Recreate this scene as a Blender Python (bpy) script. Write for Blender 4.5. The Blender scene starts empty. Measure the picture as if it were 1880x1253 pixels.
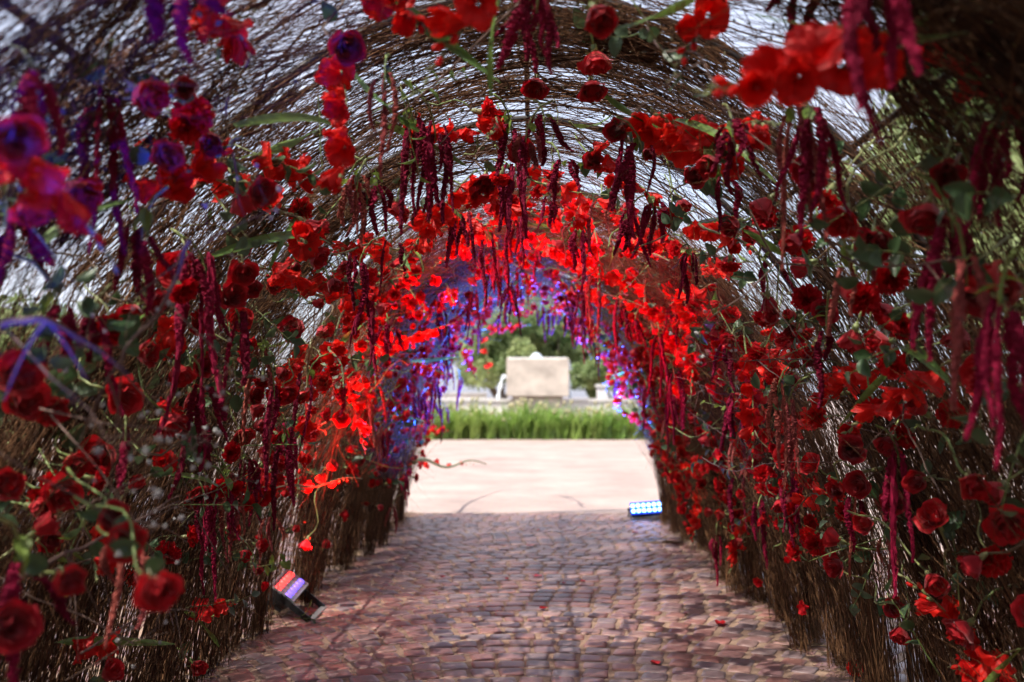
import bpy, math, random
import numpy as np
from mathutils import Vector, Matrix, Quaternion
SC = bpy.context.scene
COL = SC.collection
random.seed(11); RS = np.random.RandomState(5)
R = math.radians
rnd = random.random
def U(a, b): return a + (b-a)*random.random()

# ------------------------------------------------------------------ camera
FPX, CX, CY, HZ, VX, CH = 1828.0, 940.0, 626.5, 730.0, 960.0, 1.31
cam_d = bpy.data.cameras.new('camera'); cam = bpy.data.objects.new('camera', cam_d); COL.objects.link(cam)
cam_d.sensor_width = 36.0; cam_d.lens = 35.0; cam_d.clip_start = 0.05; cam_d.clip_end = 3000
PITCH = math.atan((HZ-CY)/FPX); YAW = math.atan((VX-CX)/FPX)
cam.location = (0, 0, CH); cam.rotation_euler = (R(90)+PITCH, 0, YAW)
cam_d.dof.use_dof = True; cam_d.dof.focus_distance = 4.0; cam_d.dof.aperture_fstop = 1.9
SC.camera = cam
CAMM = Matrix.Translation((0, 0, CH)) @ cam.rotation_euler.to_matrix().to_4x4()

# ------------------------------------------------------------------ sky, sun, exposure
SUN_EL, SUN_AZ = 55.0, -122.0            # azimuth from +Y towards +X (negative: from the left)
w = bpy.data.worlds.new('World'); SC.world = w; w.use_nodes = True
wn = w.node_tree.nodes; wl = w.node_tree.links
sky = wn.new('ShaderNodeTexSky'); sky.sky_type = 'NISHITA'; sky.sun_disc = False
sky.sun_elevation = R(SUN_EL); sky.sun_rotation = R(SUN_AZ)
sky.air_density = 1.0; sky.dust_density = 4.0; sky.ozone_density = 1.6
# thin milky high cloud over the whole sky
wtc = wn.new('ShaderNodeTexCoord'); wnz = wn.new('ShaderNodeTexNoise'); wnz.inputs['Scale'].default_value = 2.2; wnz.inputs['Detail'].default_value = 6
wl.new(wtc.outputs['Generated'], wnz.inputs['Vector'])
wmr = wn.new('ShaderNodeMapRange'); wmr.inputs['From Min'].default_value = 0.3; wmr.inputs['From Max'].default_value = 0.7; wmr.inputs['To Min'].default_value = 0.35; wmr.inputs['To Max'].default_value = 0.75
wl.new(wnz.outputs['Fac'], wmr.inputs['Value'])
wmx = wn.new('ShaderNodeMix'); wmx.data_type = 'RGBA'; wmx.inputs['B'].default_value = (4.6, 4.7, 5.6, 1)
wl.new(wmr.outputs[0], wmx.inputs['Factor']); wl.new(sky.outputs[0], wmx.inputs['A']); wl.new(wmx.outputs['Result'], wn['Background'].inputs[0]); wn['Background'].inputs[1].default_value = 0.15
sl = bpy.data.lights.new('sun', 'SUN'); sl.energy = 4.6; sl.angle = R(0.55); sl.color = (1, 0.94, 0.85)
so = bpy.data.objects.new('sun', sl); COL.objects.link(so)
sd = Vector((math.sin(R(SUN_AZ))*math.cos(R(SUN_EL)), math.cos(R(SUN_AZ))*math.cos(R(SUN_EL)), math.sin(R(SUN_EL))))
so.rotation_euler = sd.to_track_quat('Z', 'Y').to_euler(); so.location = sd*40
SC.view_settings.view_transform = 'Standard'; SC.view_settings.look = 'None'
SC.view_settings.gamma = 1; SC.view_settings.use_curve_mapping = False
SC.view_settings.exposure = 0.98
SC.render.engine = 'CYCLES'
SC.cycles.use_denoising = True
SC.cycles.adaptive_threshold = 0.03
SC.cycles.max_bounces = 6; SC.cycles.diffuse_bounces = 3; SC.cycles.transmission_bounces = 5; SC.cycles.glossy_bounces = 3
SC.cycles.sample_clamp_indirect = 6.0; SC.cycles.caustics_reflective = False; SC.cycles.caustics_refractive = False

# ------------------------------------------------------------------ materials
MAT = {}
def mat(name, col, rough=0.6, var=0.25, hue=0.0, transl=0.0, noise=30.0, bump=0.0, spec=0.4, attr=None, col2=None, metallic=0.0, bumpscale=None, sheen=0.0):
    m = bpy.data.materials.new(name); m.use_nodes = True; nt = m.node_tree; N = nt.nodes; L = nt.links
    b = N['Principled BSDF']; out = N['Material Output']
    b.inputs['Roughness'].default_value = rough; b.inputs['Specular IOR Level'].default_value = spec
    b.inputs['Metallic'].default_value = metallic
    if sheen: b.inputs['Sheen Weight'].default_value = sheen
    tc = N.new('ShaderNodeTexCoord')
    nz = N.new('ShaderNodeTexNoise'); nz.inputs['Scale'].default_value = noise; nz.inputs['Detail'].default_value = 5
    L.new(tc.outputs['Object'], nz.inputs['Vector'])
    if attr:
        a = N.new('ShaderNodeAttribute'); a.attribute_name = attr; r_out = a.outputs['Fac']
    else:
        a = N.new('ShaderNodeObjectInfo'); r_out = a.outputs['Random']
    mix = N.new('ShaderNodeMix'); mix.data_type = 'RGBA'
    mix.inputs['A'].default_value = (*col, 1); mix.inputs['B'].default_value = (*(col2 or [c*(1-var) for c in col]), 1)
    L.new(r_out, mix.inputs['Factor'])
    hs = N.new('ShaderNodeHueSaturation')
    mp = N.new('ShaderNodeMapRange'); mp.inputs['From Min'].default_value = 0.3; mp.inputs['From Max'].default_value = 0.7
    mp.inputs['To Min'].default_value = 1-var; mp.inputs['To Max'].default_value = 1+var
    L.new(nz.outputs['Fac'], mp.inputs['Value']); L.new(mp.outputs['Result'], hs.inputs['Value'])
    L.new(mix.outputs['Result'], hs.inputs['Color']); L.new(hs.outputs['Color'], b.inputs['Base Color'])
    if bump:
        bn = N.new('ShaderNodeBump'); bn.inputs['Strength'].default_value = bump; bn.inputs['Distance'].default_value = 0.01
        n2 = N.new('ShaderNodeTexNoise'); n2.inputs['Scale'].default_value = bumpscale or noise*2; n2.inputs['Detail'].default_value = 6
        L.new(tc.outputs['Object'], n2.inputs['Vector']); L.new(n2.outputs['Fac'], bn.inputs['Height'])
        L.new(bn.outputs['Normal'], b.inputs['Normal'])
    if transl:
        t = N.new('ShaderNodeBsdfTranslucent'); L.new(hs.outputs['Color'], t.inputs['Color'])
        ms = N.new('ShaderNodeMixShader'); ms.inputs[0].default_value = transl
        L.new(b.outputs[0], ms.inputs[1]); L.new(t.outputs[0], ms.inputs[2]); L.new(ms.outputs[0], out.inputs['Surface'])
    MAT[name] = m; return m
def emit(name, col, strength):
    m = bpy.data.materials.new(name); m.use_nodes = True; b = m.node_tree.nodes['Principled BSDF']
    b.inputs['Base Color'].default_value = (*[c*0.5 for c in col], 1)
    b.inputs['Emission Color'].default_value = (*col, 1); b.inputs['Emission Strength'].default_value = strength
    m.cycles.emission_sampling = 'NONE'
    MAT[name] = m; return m

mat('rose_red', (0.58, 0.008, 0.014), 0.55, 0.22, transl=0.3, noise=40, col2=(0.34, 0.004, 0.014), spec=0.3, sheen=0.2)
mat('glad_red', (0.84, 0.022, 0.010), 0.5, 0.2, transl=0.42, noise=25, col2=(0.66, 0.010, 0.010), spec=0.3)
mat('carn_red', (0.66, 0.009, 0.012), 0.65, 0.2, transl=0.3, noise=60, col2=(0.46, 0.004, 0.012), spec=0.2)
mat('amaranth', (0.27, 0.007, 0.040), 0.85, 0.35, noise=120, bump=0.6, bumpscale=260, col2=(0.13, 0.003, 0.018), transl=0.12, spec=0.15)
mat('amaranth_tan', (0.34, 0.085, 0.06), 0.85, 0.35, noise=120, bump=0.6, bumpscale=260, col2=(0.27, 0.05, 0.055), transl=0.12, spec=0.15)
mat('stem_green', (0.13, 0.19, 0.045), 0.5, 0.25, noise=25, col2=(0.20, 0.21, 0.07))
mat('stem_brown', (0.16, 0.11, 0.055), 0.6, 0.3, noise=25, col2=(0.10, 0.055, 0.035))
mat('bud_green', (0.17, 0.22, 0.07), 0.45, 0.25, noise=30, transl=0.15, col2=(0.24, 0.23, 0.10))
mat('leaf_dark', (0.045, 0.095, 0.032), 0.38, 0.3, noise=22, transl=0.22, col2=(0.075, 0.12, 0.05))
mat('leaf_grey', (0.10, 0.15, 0.09), 0.45, 0.3, noise=22, transl=0.22, col2=(0.07, 0.12, 0.06))
mat('leaf_lime', (0.20, 0.28, 0.045), 0.45, 0.3, noise=22, transl=0.35, col2=(0.14, 0.22, 0.04))
mat('blade_green', (0.10, 0.20, 0.04), 0.4, 0.25, noise=14, transl=0.3, col2=(0.16, 0.24, 0.05))
mat('brush', (0.030, 0.015, 0.010), 0.9, 0.35, noise=9, attr='tint', col2=(0.19, 0.095, 0.045), spec=0.06)
mat('dry_leaf', (0.05, 0.038, 0.022), 0.7, 0.35, noise=20, attr='tint', col2=(0.10, 0.085, 0.04), transl=0.15)
mat('branch', (0.10, 0.055, 0.045), 0.7, 0.3, noise=15, bump=0.3, col2=(0.16, 0.10, 0.075))
mat('tuft', (0.52, 0.50, 0.47), 0.9, 0.2, noise=40, transl=0.25, col2=(0.38, 0.36, 0.36))
mat('rib_metal', (0.03, 0.025, 0.022), 0.5, 0.3, noise=20)
mat('black_metal', (0.012, 0.012, 0.013), 0.38, 0.3, noise=40, bump=0.05)
mat('grey_metal', (0.36, 0.36, 0.37), 0.35, 0.15, noise=40, metallic=0.6)
mat('cable', (0.012, 0.012, 0.012), 0.5, 0.2)
mat('petal_fallen', (0.45, 0.008, 0.012), 0.5, 0.25, noise=50, transl=0.2)
mat('litter', (0.12, 0.08, 0.045), 0.8, 0.4, noise=20, attr='tint', col2=(0.25, 0.17, 0.09))
mat('stone_block', (0.58, 0.50, 0.43), 0.7, 0.24, noise=2.2, bump=0.25, bumpscale=14)
mat('pool_stone', (0.62, 0.60, 0.58), 0.6, 0.12, noise=3, bump=0.15)
mat('wall_render', (0.62, 0.60, 0.60), 0.85, 0.06, noise=1.5, bump=0.1, bumpscale=30)
mat('roof_grey', (0.16, 0.12, 0.10), 0.7, 0.2, noise=4, bump=0.3)
mat('timber', (0.11, 0.065, 0.042), 0.6, 0.25, noise=6, bump=0.2)
mat('frame_white', (0.7, 0.7, 0.7), 0.5, 0.05)
mat('tree_bark', (0.13, 0.10, 0.075), 0.85, 0.3, noise=8, bump=0.6)
mat('tree_leaf', (0.17, 0.25, 0.10), 0.5, 0.35, noise=0.8, attr='tint', col2=(0.36, 0.42, 0.18), transl=0.45)
mat('hedge_leaf', (0.17, 0.30, 0.06), 0.42, 0.3, noise=4, transl=0.42, col2=(0.30, 0.40, 0.10))
mat('hedge_bud', (0.50, 0.45, 0.26), 0.6, 0.25, noise=20, transl=0.2)
mat('soil', (0.075, 0.05, 0.036), 0.95, 0.3, noise=6, bump=0.5)
m = mat('glass', (0.10, 0.12, 0.14), 0.08, 0.05)
m = mat('water', (0.85, 0.9, 0.95), 0.12, 0.05, noise=14, bump=0.5, bumpscale=22, transl=0.4)
m = mat('pool_water', (0.30, 0.40, 0.44), 0.05, 0.1, noise=3, bump=0.5, bumpscale=9)
emit('led_red', (1.0, 0.035, 0.03), 2.2); emit('led_violet', (0.20, 0.12, 1.0), 0.95); emit('led_blue', (0.16, 0.45, 1.0), 8); emit('led_cover', (0.01, 0.07, 0.85), 0.55)

def sett_material(name, attr):
    m = bpy.data.materials.new(name); m.use_nodes = True; nt = m.node_tree; N = nt.nodes; L = nt.links
    b = N['Principled BSDF']; tc = N.new('ShaderNodeTexCoord')
    geo = N.new('ShaderNodeNewGeometry')
    if attr:
        a = N.new('ShaderNodeAttribute'); a.attribute_name = 'tint'; r = a.outputs['Fac']
    else:
        a = N.new('ShaderNodeObjectInfo'); r = a.outputs['Random']
    cr = N.new('ShaderNodeValToRGB'); e = cr.color_ramp.elements
    e[0].position = 0; e[0].color = (0.165, 0.078, 0.068, 1); e[1].position = 1; e[1].color = (0.20, 0.135, 0.125, 1)
    for p, c in ((0.2, (0.23, 0.105, 0.085)), (0.42, (0.175, 0.10, 0.10)), (0.62, (0.26, 0.15, 0.125)), (0.82, (0.145, 0.105, 0.112))):
        q = e.new(p); q.color = (*c, 1)
    L.new(r, cr.inputs[0])
    nz = N.new('ShaderNodeTexNoise'); nz.inputs['Scale'].default_value = 22; nz.inputs['Detail'].default_value = 8; nz.inputs['Roughness'].default_value = 0.65
    L.new(geo.outputs['Position'], nz.inputs['Vector'])
    mp = N.new('ShaderNodeMapRange'); mp.inputs['From Min'].default_value = 0.3; mp.inputs['From Max'].default_value = 0.7; mp.inputs['To Min'].default_value = 0.7; mp.inputs['To Max'].default_value = 1.3
    L.new(nz.outputs['Fac'], mp.inputs['Value'])
    hs = N.new('ShaderNodeHueSaturation'); L.new(cr.outputs[0], hs.inputs['Color']); L.new(mp.outputs[0], hs.inputs['Value'])
    L.new(hs.outputs[0], b.inputs['Base Color'])
    r2 = N.new('ShaderNodeMapRange'); r2.inputs['To Min'].default_value = 0.30; r2.inputs['To Max'].default_value = 0.55
    L.new(nz.outputs['Fac'], r2.inputs['Value']); L.new(r2.outputs[0], b.inputs['Roughness'])
    n2 = N.new('ShaderNodeTexNoise'); n2.inputs['Scale'].default_value = 60; n2.inputs['Detail'].default_value = 6
    L.new(geo.outputs['Position'], n2.inputs['Vector'])
    bp = N.new('ShaderNodeBump'); bp.inputs['Strength'].default_value = 0.35; bp.inputs['Distance'].default_value = 0.006
    L.new(n2.outputs['Fac'], bp.inputs['Height']); L.new(bp.outputs[0], b.inputs['Normal'])
    MAT[name] = m
sett_material('sett', False); sett_material('sett_far', True)
mat('mortar', (0.25, 0.165, 0.115), 0.85, 0.25, noise=14, bump=0.5, bumpscale=90)
def paving_material():
    m = bpy.data.materials.new('paving'); m.use_nodes = True; nt = m.node_tree; N = nt.nodes; L = nt.links
    b = N['Principled BSDF']; b.inputs['Roughness'].default_value = 0.75
    geo = N.new('ShaderNodeNewGeometry')
    br = N.new('ShaderNodeTexBrick'); br.inputs['Scale'].default_value = 1.0; br.inputs['Brick Width'].default_value = 0.16; br.inputs['Row Height'].default_value = 0.14
    br.inputs['Mortar Size'].default_value = 0.008; br.inputs['Color1'].default_value = (0.33, 0.25, 0.22, 1); br.inputs['Color2'].default_value = (0.28, 0.21, 0.19, 1)
    br.inputs['Mortar'].default_value = (0.33, 0.25, 0.20, 1)
    L.new(geo.outputs['Position'], br.inputs['Vector'])
    nz = N.new('ShaderNodeTexNoise'); nz.inputs['Scale'].default_value = 0.9; nz.inputs['Detail'].default_value = 6
    L.new(geo.outputs['Position'], nz.inputs['Vector'])
    mp = N.new('ShaderNodeMapRange'); mp.inputs['From Min'].default_value = 0.3; mp.inputs['From Max'].default_value = 0.7; mp.inputs['To Min'].default_value = 0.78; mp.inputs['To Max'].default_value = 1.2
    L.new(nz.outputs['Fac'], mp.inputs['Value'])
    hs = N.new('ShaderNodeHueSaturation'); L.new(br.outputs['Color'], hs.inputs['Color']); L.new(mp.outputs[0], hs.inputs['Value']); L.new(hs.outputs[0], b.inputs['Base Color'])
    MAT['paving'] = m
paving_material()

# ------------------------------------------------------------------ helpers
def make_mesh(name, V, F, mt, smooth=True, attrs=None):
    me = bpy.data.meshes.new(name)
    V = np.asarray(V, np.float32); 
    if isinstance(F, np.ndarray):
        k = F.shape[1]; nf = F.shape[0]
        me.vertices.add(len(V)); me.vertices.foreach_set('co', V.ravel())
        me.loops.add(nf*k); me.loops.foreach_set('vertex_index', F.ravel().astype(np.int32))
        me.polygons.add(nf); me.polygons.foreach_set('loop_start', np.arange(0, nf*k, k, dtype=np.int32))
        try: me.polygons.foreach_set('loop_total', np.full(nf, k, np.int32))
        except Exception: pass
        me.update(calc_edges=True)
    else:
        me.from_pydata(V.tolist(), [], F)
    if smooth: me.polygons.foreach_set('use_smooth', np.ones(len(me.polygons), bool))
    if attrs is not None:
        at = me.attributes.new('tint', 'FLOAT', 'POINT'); at.data.foreach_set('value', np.asarray(attrs, np.float32))
    for q in (mt if isinstance(mt, (list, tuple)) else [mt]): me.materials.append(MAT[q])
    me.update(); return me
class MB:
    def __init__(s): s.v = []; s.f = []; s.m = []
    def add(s, V, F, mi=0):
        o = len(s.v); s.v += [tuple(p) for p in V]; s.f += [tuple(i+o for i in f) for f in F]; s.m += [mi]*len(F)
    def box(s, c, d, mi=0, M=None):
        x, y, z = d[0]/2, d[1]/2, d[2]/2
        V = [Vector((c[0]+i*x, c[1]+j*y, c[2]+k*z)) for i in (-1, 1) for j in (-1, 1) for k in (-1, 1)]
        if M: V = [M @ p for p in V]
        s.add(V, [(0, 1, 3, 2), (4, 6, 7, 5), (0, 4, 5, 1), (2, 3, 7, 6), (0, 2, 6, 4), (1, 5, 7, 3)], mi)
    def tube(s, pts, rad, n=6, mi=0, cap=True):
        pts = [Vector(p) for p in pts]; V = []; F = []
        for i, p in enumerate(pts):
            t = (pts[min(i+1, len(pts)-1)] - pts[max(i-1, 0)]).normalized()
            a = t.orthogonal().normalized() if i == 0 else (a - t*a.dot(t)).normalized()
            b = t.cross(a); r = rad[i] if isinstance(rad, (list, tuple)) else rad
            V += [p + (a*math.cos(2*math.pi*k/n) + b*math.sin(2*math.pi*k/n))*r for k in range(n)]
        for i in range(len(pts)-1):
            for k in range(n):
                F.append((i*n+k, i*n+(k+1) % n, (i+1)*n+(k+1) % n, (i+1)*n+k))
        if cap: F.append(tuple(range(n))[::-1]); F.append(tuple((len(pts)-1)*n+k for k in range(n)))
        s.add(V, F, mi)
    def grid(s, fn, nu, nv, mi=0):
        V = [fn(i/nu, j/nv) for j in range(nv+1) for i in range(nu+1)]
        F = [(j*(nu+1)+i, j*(nu+1)+i+1, (j+1)*(nu+1)+i+1, (j+1)*(nu+1)+i) for j in range(nv) for i in range(nu)]
        s.add(V, F, mi)
    def mesh(s, name, mt, smooth=True):
        me = make_mesh(name, s.v, s.f, mt, smooth)
        if isinstance(mt, (list, tuple)): me.polygons.foreach_set('material_index', np.array(s.m, np.int32))
        return me
def obj(name, me, parent=None, loc=None, rot=None, scl=None):
    o = bpy.data.objects.new(name, me); COL.objects.link(o)
    if parent: o.parent = parent
    if loc is not None: o.location = loc
    if rot is not None:
        o.rotation_mode = 'QUATERNION'; o.rotation_quaternion = rot
    if scl is not None: o.scale = (scl, scl, scl) if isinstance(scl, (int, float)) else scl
    return o
def tag(o, label=None, cat=None, group=None, kind=None):
    if label: o['label'] = label
    if cat: o['category'] = cat
    if group: o['group'] = group
    if kind: o['kind'] = kind
    return o
def look(d, roll=0.0):
    return Vector(d).normalized().to_track_quat('Z', 'Y') @ Quaternion((0, 0, 1), roll)

# tunnel profile
Y0, Y1 = -7.0, 11.0
def prof(y):
    yy = max(y, 0); return 1.62-0.016*yy, 2.46, 0.0011*yy*yy
def arch(th, y, r=0.0):
    a, b, c = prof(y); n = Vector((math.cos(th)/a, 0, math.sin(th)/b)).normalized()
    return Vector((c+a*math.cos(th), y, b*math.sin(th))) + n*r, -n
def ray(px, py):
    d = Vector(((px-CX)/FPX, -(py-CY)/FPX, -1)); return (CAMM.to_3x3() @ d)
def P(px, py, depth):                    # a point at this distance along the path (world Y)
    d = ray(px, py); return Vector((0, 0, CH)) + d*(depth/d.y)
def hit(px, py, inset=0.12):             # where the pixel's ray meets the inner face of the brush arch
    d = ray(px, py); t = 0.6
    while t < 30:
        p = Vector((0, 0, CH)) + d*t; a, b, c = prof(p.y)
        a -= inset; b -= inset
        if ((p.x-c)/a)**2 + (p.z/b)**2 >= 1 or p.z < 0.02: break
        t += 0.02
    a, b, c = prof(p.y); n = -Vector(((p.x-c)/a**2, 0, p.z/b**2)).normalized()
    return p, n

# ------------------------------------------------------------------ ground and path
V = []; F = []
def sheet(name, x0, x1, y0, y1, z, mt):
    o = obj(name, make_mesh(name, [(x0, y0, z), (x1, y0, z), (x1, y1, z), (x0, y1, z)], [(0, 1, 2, 3)], mt, False)); tag(o, kind='structure'); return o
sheet('ground', -900, 900, -300, 1500, -0.03, 'paving')
path = sheet('path', -3.2, 3.2, -4, 11.3, 0.0105, 'mortar')  # stops near the shadow edge; paler paving beyond imitates sunlit setts

def sett_shape(w_, d_, jit, seed):
    r_ = random.Random(seed); h = 0.05
    bx = [(-w_/2, -d_/2), (w_/2, -d_/2), (w_/2, d_/2), (-w_/2, d_/2)]
    bx = [(x+r_.uniform(-jit, jit), y+r_.uniform(-jit, jit)) for x, y in bx]
    pts = []
    for i in range(4):                   # clipped corners
        p, q, s_ = Vector(bx[i]), Vector(bx[i-1]), Vector(bx[(i+1) % 4])
        pts += [p + (q-p).normalized()*0.012, p + (s_-p).normalized()*0.012]
    V = []
    for sc_, z in ((1.0, -h), (1.0, -0.0035), (0.955, -0.0005), (0.6, 0.0005)):
        V += [(p.x*sc_, p.y*sc_, z + (r_.uniform(-.0005, .0005) if z > -0.01 else 0)) for p in pts]
    V.append((0, 0, 0.0007)); n = 8
    F = [(k*n+i, k*n+(i+1) % n, (k+1)*n+(i+1) % n, (k+1)*n+i) for k in range(3) for i in range(n)]
    F += [(3*n+i, 3*n+(i+1) % n, 4*n) for i in range(n)]
    return V, F
SW, SD = 0.135, 0.142
sett_meshes = []
for i in range(14):
    V, F = sett_shape(SW*U(0.84, 0.97)-0.006, SD*U(0.84, 0.94)-0.004, 0.007, i); sett_meshes.append((make_mesh('sett', V, F, 'sett', True), V, F))
spots = []
nrow = int((16.5+1.0)/SD)
for j in range(nrow):
    off = rnd()*SW; y0 = 0.6 + j*SD
    x = -3.1 + off
    while x < 3.1:
        wv = SW*U(0.94, 1.06); y = y0 - 0.22*(x-0.05)**2 + 0.35
        if -1.5 < y < 11.22: spots.append((x, y, math.atan(-0.44*(x-0.05)) + U(-.05, .05)))
        x += wv
def vis(x, y):
    if y < 4.3: return False
    return abs(x) < 1.75 and -0.52*y < x < 0.52*y
near = sorted([s for s in spots if vis(s[0], s[1])], key=lambda s: s[1])[:300]
nset = set(near)
for (x, y, a) in near:
    o = obj('sett', random.choice(sett_meshes)[0], path, (x, y, 0.016+U(-.0022, .0022)), Quaternion((0, 0, 1), a) @ Quaternion((1, 0, 0), U(-.006, .006)))
VV = []; FF = []; TT = []
for (x, y, a) in spots:
    if (x, y, a) in nset: continue
    V, F = random.choice(sett_meshes)[1:]; o_ = len(VV); t = rnd(); ca, sa = math.cos(a), math.sin(a); dz = 0.016+U(-.0022, .0022)
    VV += [(x+ca*p[0]-sa*p[1], y+sa*p[0]+ca*p[1], p[2]+dz) for p in V]; TT += [t]*len(V)
    FF += [tuple(i+o_ for i in f) for f in F]
far_setts = obj('far_setts', make_mesh('far_setts', VV, FF, 'sett_far', True, TT), path); tag(far_setts, kind='stuff')

# ------------------------------------------------------------------ brush tunnel
tunnel = obj('brushwood_tunnel', None)
tag(tunnel, 'arched tunnel of brown brushwood twigs tied over ribs, covered in red flowers', 'tunnel')
RIBS = [-6.5+1.35*k for k in range(14)]
for y in RIBS:
    mb = MB(); mb.tube([arch(math.pi*k/40, y, 0.07)[0] for k in range(41)], 0.014, 6); obj('rib', mb.mesh('rib', 'rib_metal'), tunnel)
for th in (0.35, 0.95, math.pi/2, math.pi-0.95, math.pi-0.35):
    mb = MB(); mb.tube([arch(th, Y0+(Y1-Y0)*k/20, 0.095)[0] for k in range(21)], 0.011, 6); obj('rail', mb.mesh('rail', 'rib_metal'), tunnel)

def strands(th, y, s, k, L, r, r0, S=6, wob=0.03, inward=None, noise=0.014):
    """th,y,s,k,L,r,r0: arrays. returns verts, faces of three-sided tapered twigs following the arch"""
    n = len(th); pts = np.zeros((n, S+1, 3)); th = th.copy(); y = y.copy(); r = r.copy()
    dr = RS.normal(0, wob, n); kk = k.copy()
    for i in range(S+1):
        yy = np.maximum(y, 0); a = 1.62-0.016*yy; b = 2.46; c = 0.0011*yy*yy
        nx = np.cos(th)/a; nz = np.sin(th)/b; nl = np.hypot(nx, nz); nx /= nl; nz /= nl
        rr = r + dr*(i/S)
        if inward is not None: rr = rr - inward*(i/S)**1.8
        pts[:, i, 0] = c + a*np.cos(th) + nx*rr + RS.normal(0, noise, n); pts[:, i, 1] = y + RS.normal(0, noise, n)
        pts[:, i, 2] = np.maximum(b*np.sin(th) + nz*rr, 0.004) + RS.normal(0, noise*0.5, n)
        ds = L/S; th = th + s*ds/np.sqrt((a*np.sin(th))**2 + (b*np.cos(th))**2)/np.sqrt(1+kk*kk)
        y = y + kk*ds/np.sqrt(1+kk*kk); kk = kk + RS.normal(0, 0.12, n)
    return pts, r0
def tubes(pts, r0, tip=0.35):
    n, S1, _ = pts.shape
    t = np.zeros_like(pts); t[:, 1:-1] = pts[:, 2:]-pts[:, :-2]; t[:, 0] = pts[:, 1]-pts[:, 0]; t[:, -1] = pts[:, -1]-pts[:, -2]
    t /= np.linalg.norm(t, axis=2, keepdims=True)+1e-9
    ref = np.array([0.31, 0.52, 0.79]); a = np.cross(t, ref); a /= np.linalg.norm(a, axis=2, keepdims=True)+1e-9
    b = np.cross(t, a)
    rad = (r0[:, None]*np.linspace(1, tip, S1)[None, :])[:, :, None]
    V = np.stack([pts + (a*math.cos(q) + b*math.sin(q))*rad for q in (0, 2.0944, 4.18879)], axis=2)   # n,S1,3,3
    base = (np.arange(n)*S1*3)[:, None, None] + (np.arange(S1-1)*3)[None, :, None]
    F = []
    for q in range(3):
        q2 = (q+1) % 3
        F.append(np.stack([base[..., 0]+q, base[..., 0]+q2, base[..., 0]+3+q2, base[..., 0]+3+q], axis=-1))
    F = np.stack(F, axis=2).reshape(-1, 4)
    return V.reshape(-1, 3), F
groups = []
leafpts = []
def bundle(th0, y0, s, k, L, cnt, spread, rad=(0.0009, 0.0023), rr=0.0, tint=0.4, leafy=False, fan=0.25, inward=0.0):
    n = cnt
    if y0 < -0.4: rad = (rad[0]*4.0, rad[1]*4.2)  # unseen twigs behind the camera, thickened to keep light out of the tunnel
    elif th0 < 0.3 or th0 > math.pi-0.3: rad = (rad[0]*1.25, rad[1]*1.35)
    th = th0 + RS.normal(0, spread*0.35, n); y = y0 + RS.normal(0, spread, n)
    kk = k + RS.normal(0, fan, n); LL = L*RS.uniform(0.55, 1.15, n)
    r = rr + RS.normal(0, 0.025, n); inw = np.where(RS.rand(n) < 0.16, RS.uniform(0.05, 0.28, n), inward)
    pts, r0 = strands(th, y, np.full(n, s, float), kk, LL, r, RS.uniform(rad[0], rad[1], n), inward=inw)
    groups.append((pts, r0, np.clip(tint + RS.normal(0, 0.2, n), 0, 1)))
    if leafy: leafpts.append(pts[:, 1:].reshape(-1, 3))
# bundles stuck in the ground along both walls, rising and leaning away
for side in (0, 1):
    th0 = 0.0 if side == 0 else math.pi; s = 1 if side == 0 else -1
    y = Y0
    while y < Y1-0.25:
        bundle(th0 + s*U(0, 0.015), y, s, U(0.12, 0.55), U(1.2, 2.2), 70, 0.045, rr=random.choice((U(-.05, .06), U(-.05, .06), U(-.16, .0))), tint=0.45 if side == 0 else 0.22, fan=0.22)  # tint carries the light: right wall paler as if sunlit, left darker
        y += 0.17 if y > 1.0 else 0.28
    # bundles tied on higher up the wall
    for _ in range(128):
        bundle(th0 + s*U(0.03, 1.0), U(Y0, Y1-0.9) if rnd() < .85 else U(1, 4), s, U(-0.15, 1.0), U(1.0, 1.9), 56, 0.03, rr=U(-.05, .10), tint=U(.0, .42), leafy=rnd() < 0.3, fan=random.choice((.10, .14, .4)))
# roof
for _ in range(140):
    y = U(Y0, Y1-0.3)
    bundle(U(0.75, 2.4), y, random.choice((-1, 1)), U(-.3, .38), U(1.0, 1.9), 58, 0.028, rr=U(-.03, .08), tint=U(.0, .5), leafy=rnd() < 0.35, fan=random.choice((.07, .10, .35)))
for y in RIBS:                           # dense swags along each rib
    for q in range(6):
        bundle(U(0.5, 2.6), y+U(-.06, .06), random.choice((-1, 1)), U(-.08, .08), U(1.0, 1.8), 46, 0.035, rr=U(-.01, .05), tint=U(.1, .35), leafy=rnd() < 0.5, fan=0.05)
# thicker crooked sticks among the fine twigs
n_ = 620; th_ = RS.uniform(.02, math.pi-.02, n_)
pts, r0 = strands(th_, RS.uniform(1.0, 10.2, n_), np.where(th_ < math.pi/2, 1.0, -1.0), RS.normal(.3, .45, n_), RS.uniform(.7, 1.9, n_), RS.uniform(-.08, .05, n_), RS.uniform(.0026, .0056, n_), S=9, noise=.02)
groups.append((pts, r0, RS.uniform(.0, .5, n_)))
# forked side twigs off them
for f_ in (3, 5, 7):
    p0 = pts[:, f_]; d_ = pts[:, f_+1]-pts[:, f_]; d_ /= np.linalg.norm(d_, axis=1, keepdims=True)+1e-9; d_ = d_ + RS.normal(0, .5, (n_, 3)); Lf = RS.uniform(.1, .35, (n_, 1))
    q_ = np.stack([p0 + d_*Lf*t_ + RS.normal(0, .008, (n_, 3))*(t_ > 0) for t_ in (0, .33, .66, 1)], axis=1); q_[:, :, 2] = np.maximum(q_[:, :, 2], .004); groups.append((q_, RS.uniform(.0012, .0026, n_), RS.uniform(.0, .5, n_)))
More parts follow.
